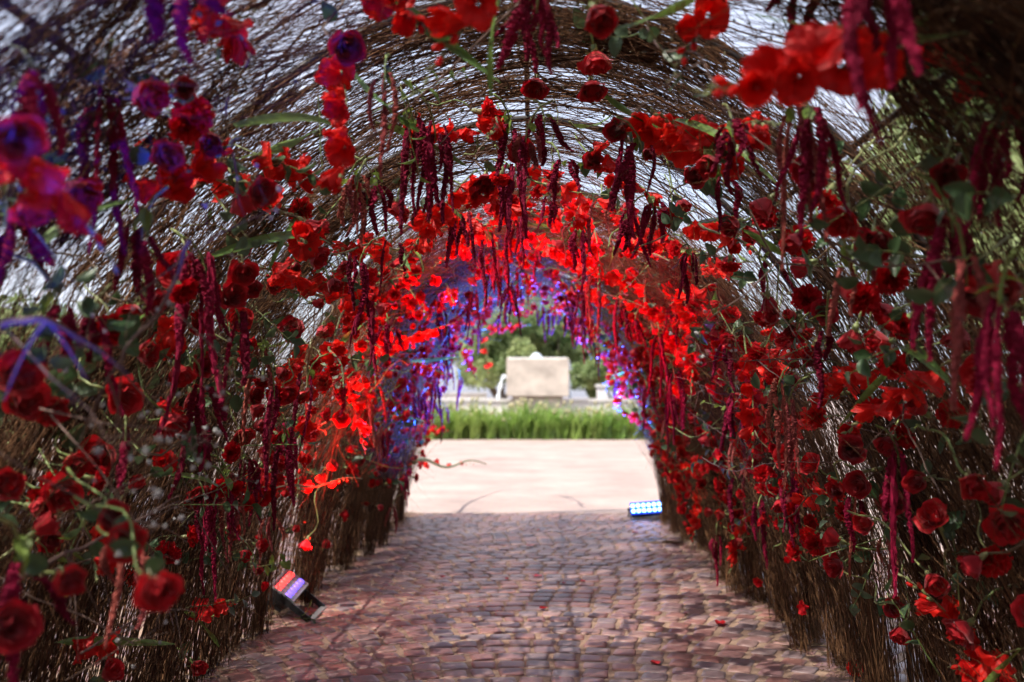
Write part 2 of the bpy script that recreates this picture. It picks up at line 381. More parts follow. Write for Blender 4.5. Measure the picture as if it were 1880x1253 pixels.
# loose wiry stems that stand off the wall into the tunnel
n_ = 1700; sd_ = RS.choice([-1.0, 1.0], n_); th_ = RS.uniform(.08, math.pi-.08, n_); th_ = np.where(RS.rand(n_) < .35, th_, np.where(sd_ > 0, RS.uniform(.08, 1.1, n_), math.pi-RS.uniform(.08, 1.1, n_)))
pts, r0 = strands(th_, RS.uniform(1.5, 10.6, n_), RS.choice([-1.0, 1.0], n_), RS.normal(.2, 1.1, n_), RS.uniform(.35, 1.0, n_), RS.uniform(-.06, .0, n_), RS.uniform(.0008, .0021, n_), inward=RS.uniform(.08, .36, n_))
groups.append((pts, r0, RS.uniform(.2, 1.0, n_)))
VV = []; FF = []; TT = []; o_ = 0
for pts, r0, tn in groups:
    far_ = np.min([np.linalg.norm(pts-np.array(l_), axis=2).min(axis=1) for l_ in ((-1.28, 6.0, .45), (1.2, 10.5, .4))], axis=0) > np.where(pts[:, 0, 2] < .1, .25, .42)   # kept clear of the lamps
    pts, r0, tn = pts[far_], r0[far_], tn[far_]
    V, F = tubes(pts, r0); VV.append(V); FF.append(F+o_); o_ += len(V); TT.append(np.repeat(tn, pts.shape[1]*3))
br = obj('brushwood', make_mesh('brushwood', np.concatenate(VV), np.concatenate(FF), 'brush', True, np.concatenate(TT)), tunnel)
tag(br, kind='stuff')
lp = np.concatenate(leafpts); lp = lp[RS.permutation(len(lp))[:60000]]
n = len(lp); c0 = lp + RS.normal(0, 0.012, (n, 3)); u = RS.normal(0, 1, (n, 3)); u /= np.linalg.norm(u, axis=1, keepdims=True)
v = np.cross(u, RS.normal(0, 1, (n, 3))); v /= np.linalg.norm(v, axis=1, keepdims=True); sz = RS.uniform(0.004, 0.011, (n, 1))
Q = np.stack([c0-u*sz, c0+v*sz*0.6, c0+u*sz, c0-v*sz*0.6], axis=1).reshape(-1, 3)
tag(obj('dried_leaves', make_mesh('dried_leaves', Q, np.arange(n*4).reshape(-1, 4), 'dry_leaf', False, np.repeat(RS.rand(n), 4)), tunnel), kind='stuff')

# litter of broken twigs and leaves along the feet of the walls
n = 2600; side = RS.choice([-1, 1], n); yy = RS.uniform(2.5, 11.3, n); aa = 1.62-0.016*yy
xx = 0.0011*yy**2 + side*(aa - np.abs(RS.normal(0.0, 0.10, n)) + 0.03); ang = RS.uniform(0, 6.28, n); ln = RS.uniform(0.01, 0.07, n)
pts = np.zeros((n, 3, 3))
for i, t in enumerate((-1, 0, 1)):
    pts[:, i, 0] = xx+np.cos(ang)*ln*t; pts[:, i, 1] = yy+np.sin(ang)*ln*t; pts[:, i, 2] = 0.02 + RS.uniform(0, .012, n)
V, F = tubes(pts, RS.uniform(0.001, 0.003, n), 0.6)
lit = obj('ground_litter', make_mesh('ground_litter', V, F, 'litter', True, np.repeat(RS.rand(n), 9)))
tag(lit, 'broken dry twigs and leaf crumbs lying along the foot of both brush walls', 'litter', kind='stuff')

# ------------------------------------------------------------------ flower meshes
def rose_mesh(n_p, Rm, H, openn, seed):
    r_ = random.Random(seed); mb = MB()
    def core(u_, v_):
        a = u_*4*math.pi; rr = 0.0015 + Rm*0.34*u_*(0.65+0.35*v_); return (rr*math.cos(a), rr*math.sin(a), H*(0.30+0.62*v_) - 0.004*u_)
    mb.grid(core, 26, 3)
    for i in range(n_p):
        f = (i+1)/n_p; a0 = i*2.39996 + r_.uniform(-.2, .2); ha = 1.25 - 0.22*f + r_.uniform(-.1, .1)
        Ri = Rm*(0.36+0.64*f); Hi = H*(0.98-0.17*f*openn+r_.uniform(-.05, .05)); cl = openn*f**1.6*r_.uniform(0.55, 1.15)
        ph = r_.uniform(0, 6.28); tilt = r_.uniform(-.08, .08)
        def pet(u_, v_):
            uu = 2*u_-1; wid = math.sin(min(1, 0.18+v_*1.05)*math.pi*0.5)**0.7*(1-0.25*max(0, v_-0.75)/0.25*abs(uu)**2)
            a = a0 + uu*ha*wid
            rr = Ri*(0.22 + 0.78*math.sin(min(1.0, v_*1.25)*math.pi/2)) + cl*Rm*0.55*max(0, v_-0.55)**1.5*3.2 + 0.0022*math.sin(ph+uu*5)*v_
            z = Hi*(v_ - 0.13*uu*uu*v_) - cl*H*0.55*max(0, v_-0.72)**1.3*2.4 + tilt*H*uu*v_*0.6
            z += 0.002*math.sin(ph*2+uu*7)*v_*v_
            return (rr*math.cos(a), rr*math.sin(a), z)
        mb.grid(pet, 7, 7)
    return mb.mesh('bloom', 'rose_red')
ROSE = [rose_mesh(11, 0.026, 0.052, 0.55, 1), rose_mesh(15, 0.033, 0.050, 0.9, 2), rose_mesh(8, 0.018, 0.047, 0.15, 3), rose_mesh(13, 0.030, 0.054, 0.75, 4), rose_mesh(10, 0.023, 0.050, 0.4, 5)]
ROSE_KIND = ['half-open', 'fully open', 'tight budded', 'wide open', 'barely open']
def calyx_mesh():
    mb = MB(); mb.tube([(0, 0, -0.016), (0, 0, -0.008), (0, 0, 0.002), (0, 0, 0.006)], [0.0028, 0.0068, 0.0078, 0.006], 8)
    for i in range(5):
        a = i*1.2566
        def sp(u_, v_):
            w_ = 0.0048*(1-v_)*(0.5+v_*1.5) + 0.0004; t = 0.008 + 0.011*v_; x = t*1.25; z = 0.003+0.020*v_-0.030*v_*v_; yv = (2*u_-1)*w_
            return (x*math.cos(a)-yv*math.sin(a), x*math.sin(a)+yv*math.cos(a), z)
        mb.grid(sp, 2, 4)
    return mb.mesh('calyx', 'bud_green')
CALYX = calyx_mesh()
def stem_mesh(L, bend, r=0.0028, mt='stem_green', name='stem', r1=None):
    mb = MB(); mb.tube([(bend*(k/8)**2, bend*0.3*math.sin(k), -0.012-L*k/8) for k in range(9)], [r*(1-(1-(r1 or r)/r)*k/8) for k in range(9)], 6); return mb.mesh(name, mt)
RSTEM = [stem_mesh(0.22, 0.05), stem_mesh(0.30, -0.08), stem_mesh(0.16, 0.03), stem_mesh(0.26, 0.11, mt='stem_brown')]
def leaf_mesh(L, W, fold, curl, mt, serr=0.0, name='leaf'):
    mb = MB()
    def f(u_, v_):
        uu = 2*u_-1; w_ = W*0.5*(math.sin(math.pi*min(1, v_**0.8))**0.85) + 0.0006; w_ *= 1+serr*math.sin(v_*60)
        return (uu*w_, L*v_, fold*abs(uu)*w_ + curl*L*v_*v_ + 0.02*L*math.sin(9*v_)*uu)
    mb.grid(f, 4, 10); return mb.mesh(name, mt)
LEAF = [leaf_mesh(0.052, 0.035, 0.35, -0.25, 'leaf_dark'), leaf_mesh(0.044, 0.031, 0.25, -0.4, 'leaf_grey'), leaf_mesh(0.062, 0.038, 0.4, -0.15, 'leaf_dark'), leaf_mesh(0.055, 0.03, 0.3, -0.3, 'leaf_lime')]
BLADE = [leaf_mesh(0.42, 0.030, 0.5, -0.15, 'blade_green'), leaf_mesh(0.32, 0.022, 0.5, -0.35, 'blade_green')]
def floret_mesh(seed, openn=1.0):
    r_ = random.Random(seed); mb = MB()
    for i in range(6):
        a0 = i*math.pi/3 + r_.uniform(-.1, .1); L = 0.066*r_.uniform(0.9, 1.1); W = (0.050 if i % 2 == 0 else 0.042)*r_.uniform(.9, 1.1); flare = openn*r_.uniform(0.75, 1.15); ph = r_.uniform(0, 6)
        def f(u_, v_):
            uu = 2*u_-1; w_ = W*0.5*(0.16 + 0.84*math.sin(min(1, v_*1.12)*math.pi*0.62)**1.1)*(1-0.55*max(0, v_-0.8)*5*0.35)
            if v_ > 0.93: w_ *= 0.72
            rr = 0.005 + L*0.62*flare*v_**1.7 ; z = L*(0.95*v_ - 0.36*flare*v_**3.2)
            ruf = 0.0055*math.sin(ph+uu*6)*v_**2*(0.4+abs(uu)); rr2 = rr - 0.006*uu*uu*v_; yv = uu*w_
            return (rr2*math.cos(a0)-yv*math.sin(a0), rr2*math.sin(a0)+yv*math.cos(a0), z + ruf + 0.008*uu*uu*v_)
        mb.grid(f, 6, 8)
    return mb.mesh('floret', 'glad_red')
FLORET = [floret_mesh(1, 1.1), floret_mesh(2, 0.85), floret_mesh(3, 1.25), floret_mesh(4, 0.45)]
def bud_mesh(red):
    mb = MB(); mb.tube([(0, 0, -.002), (0.001, 0, 0.008), (0.002, 0, 0.020), (0.003, 0, 0.030), (0.003, 0, 0.036)], [0.003, 0.0065, 0.0062, 0.0035, 0.0008], 7, 0)
    if red: mb.tube([(0.002, 0, 0.018), (0.003, 0, 0.032), (0.004, 0, 0.046), (0.004, 0, 0.054)], [0.0045, 0.0085, 0.0075, 0.001], 7, 1)
    return mb.mesh('bud', ['bud_green', 'glad_red'])
BUD = [bud_mesh(False), bud_mesh(True)]
def gstem(bend):
    mb = MB(); mb.tube([(bend*(k/12)**2, 0.01*math.sin(k*0.8), 0.8*k/12) for k in range(13)], [0.0052-0.0033*k/12 for k in range(13)], 7); return mb.mesh('stem', 'bud_green')
GST = [(gstem(b), b) for b in (0.0, 0.10, -0.09, 0.2)]
def carnation_mesh(seed):
    r_ = random.Random(seed); mb = MB()
    for i in range(26):
        f_ = (i+0.5)/26; a0 = i*2.39996; el = 1.5-1.45*f_+r_.uniform(-.12, .12); L = 0.034*r_.uniform(.85, 1.1); ph = r_.uniform(0, 6)
        ca, sa = math.cos(a0), math.sin(a0)
        def p(u_, v_):
            uu = 2*u_-1; w_ = 0.004 + 0.021*v_**1.3; d = L*v_ + (0.0022*(1 if (int(round(u_*8)) % 2) else -1) if v_ > 0.95 else 0)
            rr = d*math.cos(el); z = 0.004 + d*math.sin(el)*0.8 + 0.0038*math.sin(ph+uu*8)*v_**2; yv = uu*w_
            return (rr*ca-yv*sa, rr*sa+yv*ca, z)
        mb.grid(p, 8, 3)
    return mb.mesh('bloom', 'carn_red')
CARN = [carnation_mesh(1), carnation_mesh(2)]
mb = MB(); mb.tube([(0, 0, -0.028), (0, 0, -0.022), (0, 0, -0.005), (0, 0, 0.008)], [0.003, 0.0066, 0.0078, 0.0092], 9); CCAL = mb.mesh('calyx', 'bud_green')
CSTEM = [stem_mesh(0.26, 0.04, 0.0022), stem_mesh(0.2, -0.06, 0.0022)]
def tassel_mesh(seed, L, r, mt):
    r_ = random.Random(seed); mb = MB(); nr = int(L/0.0055); V = []; n = 9; wob = r_.uniform(0, 6); r_b = r_.uniform(-.035, .045)
    for k in range(nr+1):
        t = k/nr; rad = r*(0.55+0.5*math.sin(min(1, t*3.2)*math.pi/2))*(1-0.55*max(0, t-0.45)/0.55)
        bnd = r_b*t*t; cx = bnd + 0.014*math.sin(wob+t*4)*t + (0.022*(1-math.exp(-t*8))); cy = 0.012*math.cos(wob*2+t*5)*t
        top = 0.025*math.exp(-t*14)*(1 if t > 0.01 else 0.4)
        for q in range(n):
            a = 2*math.pi*q/n + r_.uniform(-.3, .3); d = rad*(1+r_.uniform(-.5, .4)) + (0.003 if r_.random() < .12 else 0)
            V.append((cx+d*math.cos(a), cy+d*math.sin(a), -L*t + top + r_.uniform(-.0025, .0025)))
    F = [(k*n+q, k*n+(q+1) % n, (k+1)*n+(q+1) % n, (k+1)*n+q) for k in range(nr) for q in range(n)]
    F.append(tuple(range(n))[::-1]); F.append(tuple(nr*n+q for q in range(n)))
    mb.add(V, F); return mb.mesh('tassel', mt, False)
TAS = {'amaranth': [tassel_mesh(i, (0.16, 0.24, 0.32, 0.40, 0.28, 0.12)[i % 6], (0.0125, 0.0105, 0.012, 0.0105, 0.009, 0.010, .008, .013, .009, .0115, .011, .0075)[i], 'amaranth') for i in range(12)],
       'amaranth_tan': [tassel_mesh(20+i, (0.2, 0.3, 0.38)[i], (0.0095, 0.008, 0.0085)[i], 'amaranth_tan') for i in range(3)]}
TL = {'amaranth': (0.16, 0.24, 0.32, 0.40, 0.28, 0.12)*2, 'amaranth_tan': (0.2, 0.3, 0.38)}
mb = MB(); mb.tube([(0.09, 0.02, 0.10), (0.05, 0.012, 0.085), (0.02, 0.004, 0.05), (0.004, 0, 0.01), (0, 0, -0.03)], [0.004, 0.004, 0.0035, 0.003, 0.002], 6); ASTEM = mb.mesh('stem', 'stem_green')

# ------------------------------------------------------------------ placing flowers
def where(p):
    a, b, c = prof(p.y); dx = (p.x-c)/a
    if p.z > 1.85 or (abs(dx) < 0.55 and p.z > 1.6): w_ = 'under the roof'
    else:
        w_ = ('low' if p.z < 0.6 else 'halfway up' if p.z < 1.25 else 'high') + ' on ' + ('red' if dx < 0 else 'blue') + '-floodlight wall'
    return w_ + (', near fountain end' if p.y > 8.2 else ', mid tunnel' if p.y > 5 else '')
def add_neighbours():
    """each flower's label also names the nearest thing of another kind"""
    T = [o for o in COL.objects if o.parent is None and o.get('short')]
    co = np.array([o.location[:] for o in T]); names = [o['short'] for o in T]; kinds = np.array([o.get('category', '') for o in T])
    for i, o in enumerate(T):
        d = np.linalg.norm(co-co[i], axis=1); d[kinds == kinds[i]] = 9; k = int(d.argmin())
        if d[k] < 0.6:
            dz = co[i][2]-co[k][2]; rel = 'above' if dz > d[k]*.5 else 'below' if dz < -d[k]*.5 else 'beside'
            o['label'] = o['label'] + ', ' + rel + ' ' + names[k]
        if len(o['label'].split()) > 16: o['label'] = o['label'].replace(', mid tunnel', '').replace(', near fountain end', '')
    for o in T: del o['short']
RESERVED = []
COUNT = dict(rose=0, carnation=0, gladiolus=0, amaranth=0, leaf=0)
def face(n, y=0.55, j=0.5, down=0.1):
    return Vector((n.x*0.8+random.gauss(0, j), -y+random.gauss(0, j), n.z*0.5-down+random.gauss(0, j)))
def rose(p, n, kind=None, s=1.0, d=None):
    k = random.randrange(5) if kind is None else kind; d = d or face(n)
    t = obj('rose', None, None, p, look(d, U(0, 6.28)), s*U(1.18, 1.48)); pose = 'drooping head-down' if d.normalized().z < -0.45 else ('facing upwards' if d.normalized().z > 0.45 else 'facing sideways')
    t['short'] = ROSE_KIND[k]+' rose'; tag(t, f'{ROSE_KIND[k]} red rose {pose}, {where(p)}', 'rose', 'red roses tucked into the brushwood tunnel')
    bl = obj('bloom', ROSE[k], t); obj('calyx', CALYX, bl)
    if p.y < 8: sm = obj('stem', random.choice(RSTEM), t)
    if p.y < 6.5:
        for q in range(random.choice((0, 1, 2, 2))):
            obj('leaf', LEAF[random.choice((0, 0, 1, 2))], sm, (0, 0, -0.05-0.05*q-U(0, .03)), Quaternion((0, 0, 1), U(0, 6.28)) @ Quaternion((1, 0, 0), U(-.6, .9)), U(.8, 1.15))
    COUNT['rose'] += 1; return t
def carnation(p, n, s=1.0, d=None):
    d = d or face(n); t = obj('carnation', None, None, p, look(d, U(0, 6.28)), s*U(1.05, 1.4))
    pose = 'drooping' if d.normalized().z < -0.4 else ('upturned' if d.normalized().z > 0.4 else 'sideways-facing')
    t['short'] = pose+' carnation'; tag(t, f'{pose} red frilled carnation {where(p)}', 'carnation', 'red carnations tucked into the brushwood tunnel')
    bl = obj('bloom', random.choice(CARN), t); obj('calyx', CCAL, bl)
    if p.y < 8: obj('stem', random.choice(CSTEM), t, (0, 0, -0.012))
    COUNT['carnation'] += 1; return t
def gladiolus(p0, p1, nf=6, side=None, blade=True, s_f=1.0, t0=0.22, t1=0.72, label=None):
    d = Vector(p1)-Vector(p0); L = d.length; sc_ = L/0.8
    st, bend = random.choice(GST)
    q = look(d, 0)
    if side is None: side = Vector((U(-.5, .5), -0.8, U(-.6, .1)))
    loc = q.inverted() @ Vector(side); ang = math.atan2(loc.y, loc.x); q = q @ Quaternion((0, 0, 1), ang)
    t = obj('gladiolus', None, None, p0, q)
    mid = Vector(p0).lerp(Vector(p1), 0.5); dn = d.normalized()
    lie = 'pointing down' if dn.z < -0.45 else ('pointing up' if dn.z > 0.45 else 'lying across')
    t['short'] = f'{nf}-bloom gladiolus'; tag(t, label or f'{nf}-bloom red gladiolus {lie}, {where(mid)}', 'gladiolus', 'red gladiolus spikes woven into the brushwood tunnel')
    obj('stem', st, t, None, None, sc_)
    def at(u_): return Vector((bend*u_*u_*sc_, 0, 0.8*u_*sc_))
    for i in range(nf):
        u_ = t0 + (t1-t0)*i/max(1, nf-1); a = (0.55 if i % 2 else -0.55)+U(-.3, .3)
        dd = Vector((math.cos(a), math.sin(a), 0.75+U(-.2, .3)))
        obj('floret', FLORET[3 if i == nf-1 and nf > 3 else random.randrange(3)], t, at(u_), look(dd, U(0, 6.28)), s_f*U(1.0, 1.4)*(1.0-0.25*max(0, (u_-0.5))))
    nb = 6
    for i in range(nb):
        u_ = t1 + 0.04 + (0.985-t1-0.04)*i/(nb-1); a = (0.7 if i % 2 else -0.7)
        dd = Vector((math.cos(a)*0.55, math.sin(a)*0.55, 1.0)); obj('bud', BUD[1 if i < 3 else 0], t, at(u_), look(dd, 0), (1.05-0.5*i/nb)*max(.8, s_f))
    if blade:
        obj('leaf', random.choice(BLADE), t, at(0.03), Quaternion((0, 0, 1), U(0, 6.28)) @ Quaternion((1, 0, 0), R(U(60, 85))), U(.8, 1.1))
    COUNT['gladiolus'] += 1; return t
def amaranth(p, L, n=5, mt='amaranth', spread=0.035, thick=1.0, leaves=True):
    t = obj('amaranth', None, None, p, Quaternion((0, 0, 1), U(0, 6.28)))
    tone = 'burgundy' if mt == 'amaranth' else 'tan'
    size = 'short' if L < 0.22 else ('long' if L > 0.36 else 'medium-length')
    t['short'] = f'{n}-rope {tone} amaranth'; tag(t, f'{size} {tone} amaranth of {n} ropes, {where(p)}', 'amaranth', 'hanging amaranth tassels in the tunnel')
    obj('stem', ASTEM, t)
    for i in range(n):
        k = random.randrange(len(TAS[mt])); want = L*(1.0 if i == 0 else U(0.35, 0.95)); sz = want/TL[mt][k]
        a = 6.28*i/n+U(-.5, .5); rr = spread*U(.2, 1.0); th_ = thick*U(.65, 1.25)
        obj('tassel', TAS[mt][k], t, (rr*math.cos(a), rr*math.sin(a), U(-.03, .02)), Quaternion((0, 0, 1), a) @ Quaternion((U(-1, 1), U(-1, 1), 0), U(0, .13)), (th_, th_, sz))
    if leaves:
        for q in range(random.choice((0, 1, 2, 3))):
            obj('leaf', LEAF[random.choice((3, 3, 1))], t, (0.01, 0, 0.03+0.015*q), Quaternion((0, 0, 1), U(0, 6.28)) @ Quaternion((1, 0, 0), U(-1.2, .2)), U(.7, 1.1))
    COUNT['amaranth'] += 1; return t
def leaf_spray(p, d, n=5, mt=None, s=1.0):
    t = obj('leaf_spray', None, None, p, look(d, U(0, 6.28)))
    v = random.choice((0, 1, 2, 2)) if mt is None else mt
    lc = ['dark-green', 'grey-green', 'big-leaved', 'lime-green'][v]; t['short'] = lc+' sprig'; tag(t, f'{lc} sprig of {n} leaves, {where(p)}', 'leaves', 'leafy sprigs in the brushwood tunnel')
    mb_ = STEMS[0]; obj('stem', mb_, t, None, None, s)
    for i in range(n):
        obj('leaf', LEAF[v], t, (0, 0, (0.03+0.19*i/max(1, n-1))*s), Quaternion((0, 0, 1), i*2.4+U(-.4, .4)) @ Quaternion((1, 0, 0), U(.1, .9)), s*U(.75, 1.2))
    COUNT['leaf'] += 1; return t
mb = MB(); mb.tube([(0, 0, -0.08), (0, 0, 0.0), (0.006, 0, 0.1), (0.0, 0.005, 0.22)], [0.0025, 0.0025, 0.002, 0.001], 6); STEMS = [mb.mesh('stem', 'stem_green')]

# -- flowers read off the photograph: (pixel x, pixel y[, kind, size]); their depth is where the ray meets the brush wall
roses_px = [(250, 165, 0), (328, 165, 2), (298, 285, 0), (120, 345, 3), (55, 352, 3), (632, 75, 3), (1090, 15, 0), (1085, 150, 1), (950, 275, 1), (1085, 295, 0), (1003, 340, 4), (1040, 382, 2),
 (1140, 235, 0), (728, 370, 4), (660, 345, 2), (858, 345, 0), (1305, 290, 4), (1283, 325, 0), (1415, 365, 0), (1552, 385, 1), (1705, 375, 3), (1740, 320, 0), (1355, 408, 0), (250, 565, 0), (445, 490, 3),
 (452, 515, 0), (565, 465, 0), (540, 488, 2), (605, 512, 4), (533, 610, 1), (445, 585, 1), (417, 542, 3), (435, 660, 2), (323, 672, 0), (362, 668, 3), (518, 715, 3), (440, 790, 1), (350, 720, 0), 
 (30, 735, 3), (90, 740, 0), (193, 832, 1), (1618, 435, 3), (1490, 482, 0), (1540, 527, 0), (1518, 570, 3), (1570, 605, 0), (1465, 597, 1), (1632, 627, 0), (1455, 626, 4), (1800, 535, 1), (1828, 537, 3),
 (1872, 530, 0), (1320, 585, 0), (1290, 556, 4), (1408, 722, 0), (1640, 805, 3), (1330, 700, 0), (1500, 655, 0), (5, 900, 0), (130, 842, 0), 
 (357, 902, 1), (440, 1015, 4), (470, 1000, 0), (465, 1040, 2), (565, 990, 0), (537, 972, 2), (505, 858, 0), (357, 1218, 4), (190, 1245, 0), (1428, 918, 3), (1530, 905, 0), (1500, 858, 3), (1583, 888, 1),
 (1650, 925, 3), (1545, 995, 0), (1545, 1035, 3), (1705, 1055, 0), (1655, 1152, 0), (1780, 1145, 1), (1840, 890, 0), (1845, 950, 1), (1780, 878, 0), (1635, 1110, 0), (1310, 940, 0), (1332, 945, 2), (1362, 990, 4),
 (1425, 590, 0), (1345, 620, 0), (1250, 560, 0), (1240, 640, 0), (1262, 730, 3), (1300, 800, 0), (1380, 830, 3), (700, 640, 3), (690, 560, 0), (742, 505, 0), (655, 700, 0), (620, 770, 3), (560, 790, 0), (700, 760, 3),
 (600, 860, 0), (650, 830, 4), (455, 720, 0), (300, 760, 3), (250, 650, 0), (210, 720, 3), (60, 980, 0), (100, 900, 3), (1690, 880, 0), (1720, 960, 3), (1600, 960, 0), (1700, 760, 0), (1820, 690, 3), (1560, 830, 3), (1240, 840, 3), (1215, 720, 0)]
for r_ in roses_px:
    p, n = hit(r_[0], r_[1], U(.12, .26)); rose(p, n, r_[2])
for (px, py, z, k, s) in [(222, 990, 1.9, 1, .72), (285, 1068, 1.75, 3, .78), (200, 950, 2.0, 3, .72), (1770, 70, 2.2, 1, .8), (25, 250, 1.5, 3, .8), (120, 1060, 1.9, 0, .8), (15, 1145, 1.8, 1, .8), (25, 700, 1.9, 1, .85)]:
    p = P(px, py, z); rose(p, (Vector((0, 0, 1.3))-p).normalized(), k, s, Vector((-p.x*0.5, -0.5, U(-.3, .3))))
for (px, py) in [(350, 213), (338, 225), (1520, 355), (1632, 508), (1583, 545), (1480, 552), (1635, 578), (1660, 590), (1407, 580), (1275, 690), (1465, 1010), (1750, 760), (345, 985), (397, 895), (425, 893), (1275, 470), (1340, 480),
                 (1395, 650), (510, 800), (680, 720), (590, 700), (300, 850), (1400, 870), (420, 830), (1600, 740), (1235, 780), (1505, 765), (360, 590), (200, 600)]:
    p, n = hit(px, py, U(.12, .24)); carnation(p, n, 1.05)
def gl(a, b, ia=0.10, ib=0.2, nf=6, s=1.0, **k):
    pa = P(a[0], a[1], a[2]) if len(a) == 3 else hit(a[0], a[1], ia)[0]
    pb = P(b[0], b[1], b[2]) if len(b) == 3 else hit(b[0], b[1], ib)[0]
    return gladiolus(pa, pb, nf, s_f=s, **k)
# near, out-of-focus spikes
gl((-90, 150, 1.5), (250, 420, 1.75), nf=5, s=.85, t0=0.25, t1=0.62)
gl((1780, 60, 1.9), (1250, 200, 1.75), nf=7, s=1.0, t0=0.32, t1=0.8, side=(-.2, -1, -.1))
gl((1960, 260, 2.1), (1610, 70, 2.3), nf=5, s=.85, t0=0.2, t1=0.62)
gl((950, -90, 2.1), (765, 150, 2.0), nf=4, s=1.0, t0=0.1, t1=0.55)
gl((610, 70, 2.6), (705, 330, 2.45), nf=6, s=0.85, t0=0.25, t1=0.9, side=(-1, -.5, -.2))
gl((1350, -60, 2.3), (1230, 150, 2.2), nf=4, s=0.9, t0=0.1, t1=0.6)
gl((640, -60, 2.4), (800, 60, 2.3), nf=4, s=0.95)
gl((330, -40, 2.0), (470, 70, 2.2), nf=4, s=0.95)
# on the wall and roof
for a, b, nf in [((210, 400), (440, 300), 5), ((560, 395), (300, 330), 7), ((420, 290), (600, 330), 6), ((900, 235), (975, 150), 4), ((690, 225), (900, 262), 7), ((1300, 270), (1130, 225), 6), ((1400, 330), (1180, 190), 5),
                 ((1180, 345), (1060, 285), 4), ((1290, 250), (1380, 180), 5), ((480, 470), (560, 520), 5), ((690, 520), (545, 590), 7), ((650, 560), (530, 500), 6), ((740, 455), (640, 440), 5), ((620, 640), (560, 560), 6),
                 ((1660, 660), (1480, 740), 7), ((1780, 650), (1600, 735), 6), ((1560, 720), (1390, 830), 6), ((1480, 600), (1360, 690), 5), ((1620, 860), (1440, 930), 6), ((400, 880), (560, 900), 6), ((500, 900), (625, 880), 5), ((540, 760), (590, 800), 4),
                 ((330, 1120), (440, 1100), 4), ((100, 1180), (230, 1170), 4), ((1880, 1190), (1740, 1245), 5), ((300, 640), (330, 590), 3), ((770, 400), (830, 370), 4), ((1010, 420), (1120, 380), 6), ((900, 420), (800, 480), 5), ((1120, 440), (1230, 480), 6),
                 ((760, 850), (840, 855), 4), ((1250, 900), (1210, 800), 4), ((1290, 680), (1220, 620), 5), ((590, 420), (430, 470), 4), ((880, 610), (905, 640), 3), ((640, 790), (700, 700), 5), ((1260, 420), (1330, 350), 5), ((1320, 520), (1230, 560), 5)]:
    gl(a, b, nf=nf, s=U(.85, 1.05), blade=rnd() < 0.5)
def am(px, py0, py1, z=None, n=5, mt='amaranth', inset=0.22, **k):
    p = P(px, py0, z) if z else hit(px, py0, inset)[0]
    L = (py1-py0)/FPX*p.y; amaranth(p, L, n, mt, **k)
for q in [(705, 150, 340), (655, 335, 440), (635, 345, 430), (920, 320, 430), (945, 305, 440), (1000, 225, 300), (940, 235, 330), (965, 245, 300), (1030, 300, 360), (1150, 260, 440), (1180, 275, 400),
          (1105, 370, 470), (1065, 430, 540), (895, 440, 560), (985, 0, 135), (1330, 330, 430), (1345, 240, 340), (380, 500, 780), (345, 480, 640), (480, 650, 850), (565, 690, 830), (230, 800, 920), (420, 900, 1000), (690, 340, 440), (780, 380, 470),
          (860, 390, 490), (840, 400, 500), (1150, 400, 500), (1200, 380, 470), (1010, 370, 430), (960, 400, 500), (1270, 470, 560), (720, 440, 540), (660, 480, 590), (1590, 900, 1050), (1450, 880, 1010), (1350, 730, 830), (1560, 480, 600), (260, 430, 560), (110, 560, 700)]:
    am(q[0], q[1], q[2], n=random.choice((2, 3, 4, 5)), mt='amaranth' if rnd() < 0.8 else 'amaranth_tan', inset=U(.15, .3))
for q in [(185, 180, 480, 2.1, 5, 'amaranth'), (325, -30, 95, 1.6, 6, 'amaranth'), (1450, -60, 100, 2.3, 5, 'amaranth'), (1595, -60, 250, 1.6, 8, 'amaranth'), (1460, 215, 480, 2.4, 4, 'amaranth_tan'), (1490, 220, 430, 2.3, 5, 'amaranth'),
          (1850, 230, 430, 2.0, 6, 'amaranth'), (1750, 410, 660, 2.1, 5, 'amaranth'), (1775, 500, 760, 2.0, 3, 'amaranth_tan'), (1835, 570, 850, 1.9, 7, 'amaranth'), (20, 420, 580, 2.0, 5, 'amaranth'), (45, 1040, 1250, 1.9, 3, 'amaranth'), (240, 1000, 1180, 2.2, 4, 'amaranth_tan'),
          (160, 590, 760, 2.2, 4, 'amaranth'), (70, 170, 400, 1.7, 3, 'amaranth'), (760, 232, 430, 3.3, 8, 'amaranth'), (800, 245, 420, 3.3, 6, 'amaranth'), (985, -20, 130, 2.6, 7, 'amaranth')]:
    am(q[0], q[1], q[2], q[3], q[4], q[5])
for (px, py, m_) in [(213, 785, 2), (640, 485, 1), (1180, 30, 2), (1180, 60, 1), (1820, 620, 2), (1530, 620, 1), (1520, 450, 0), (1640, 500, 0), (1680, 470, 2), (720, 190, 3), (745, 200, 3), (410, 380, 1), (1440, 870, 1), (160, 1020, 1), (150, 960, 3), (260, 990, 0),
                     (1650, 640, 0), (1370, 650, 3), (1075, 355, 2), (1030, 300, 3), (1370, 760, 3), (480, 1040, 3), (1700, 1200, 2), (1760, 1090, 0), (1820, 460, 2), (1850, 360, 2), (100, 470, 2), (60, 560, 0), (210, 590, 2), (330, 800, 0), (1345, 840, 1), (1600, 430, 0)]:
    p, n = hit(px, py, U(.12, .25)); leaf_spray(p, face(n, .3, .6), random.choice((4, 5, 6)), m_)

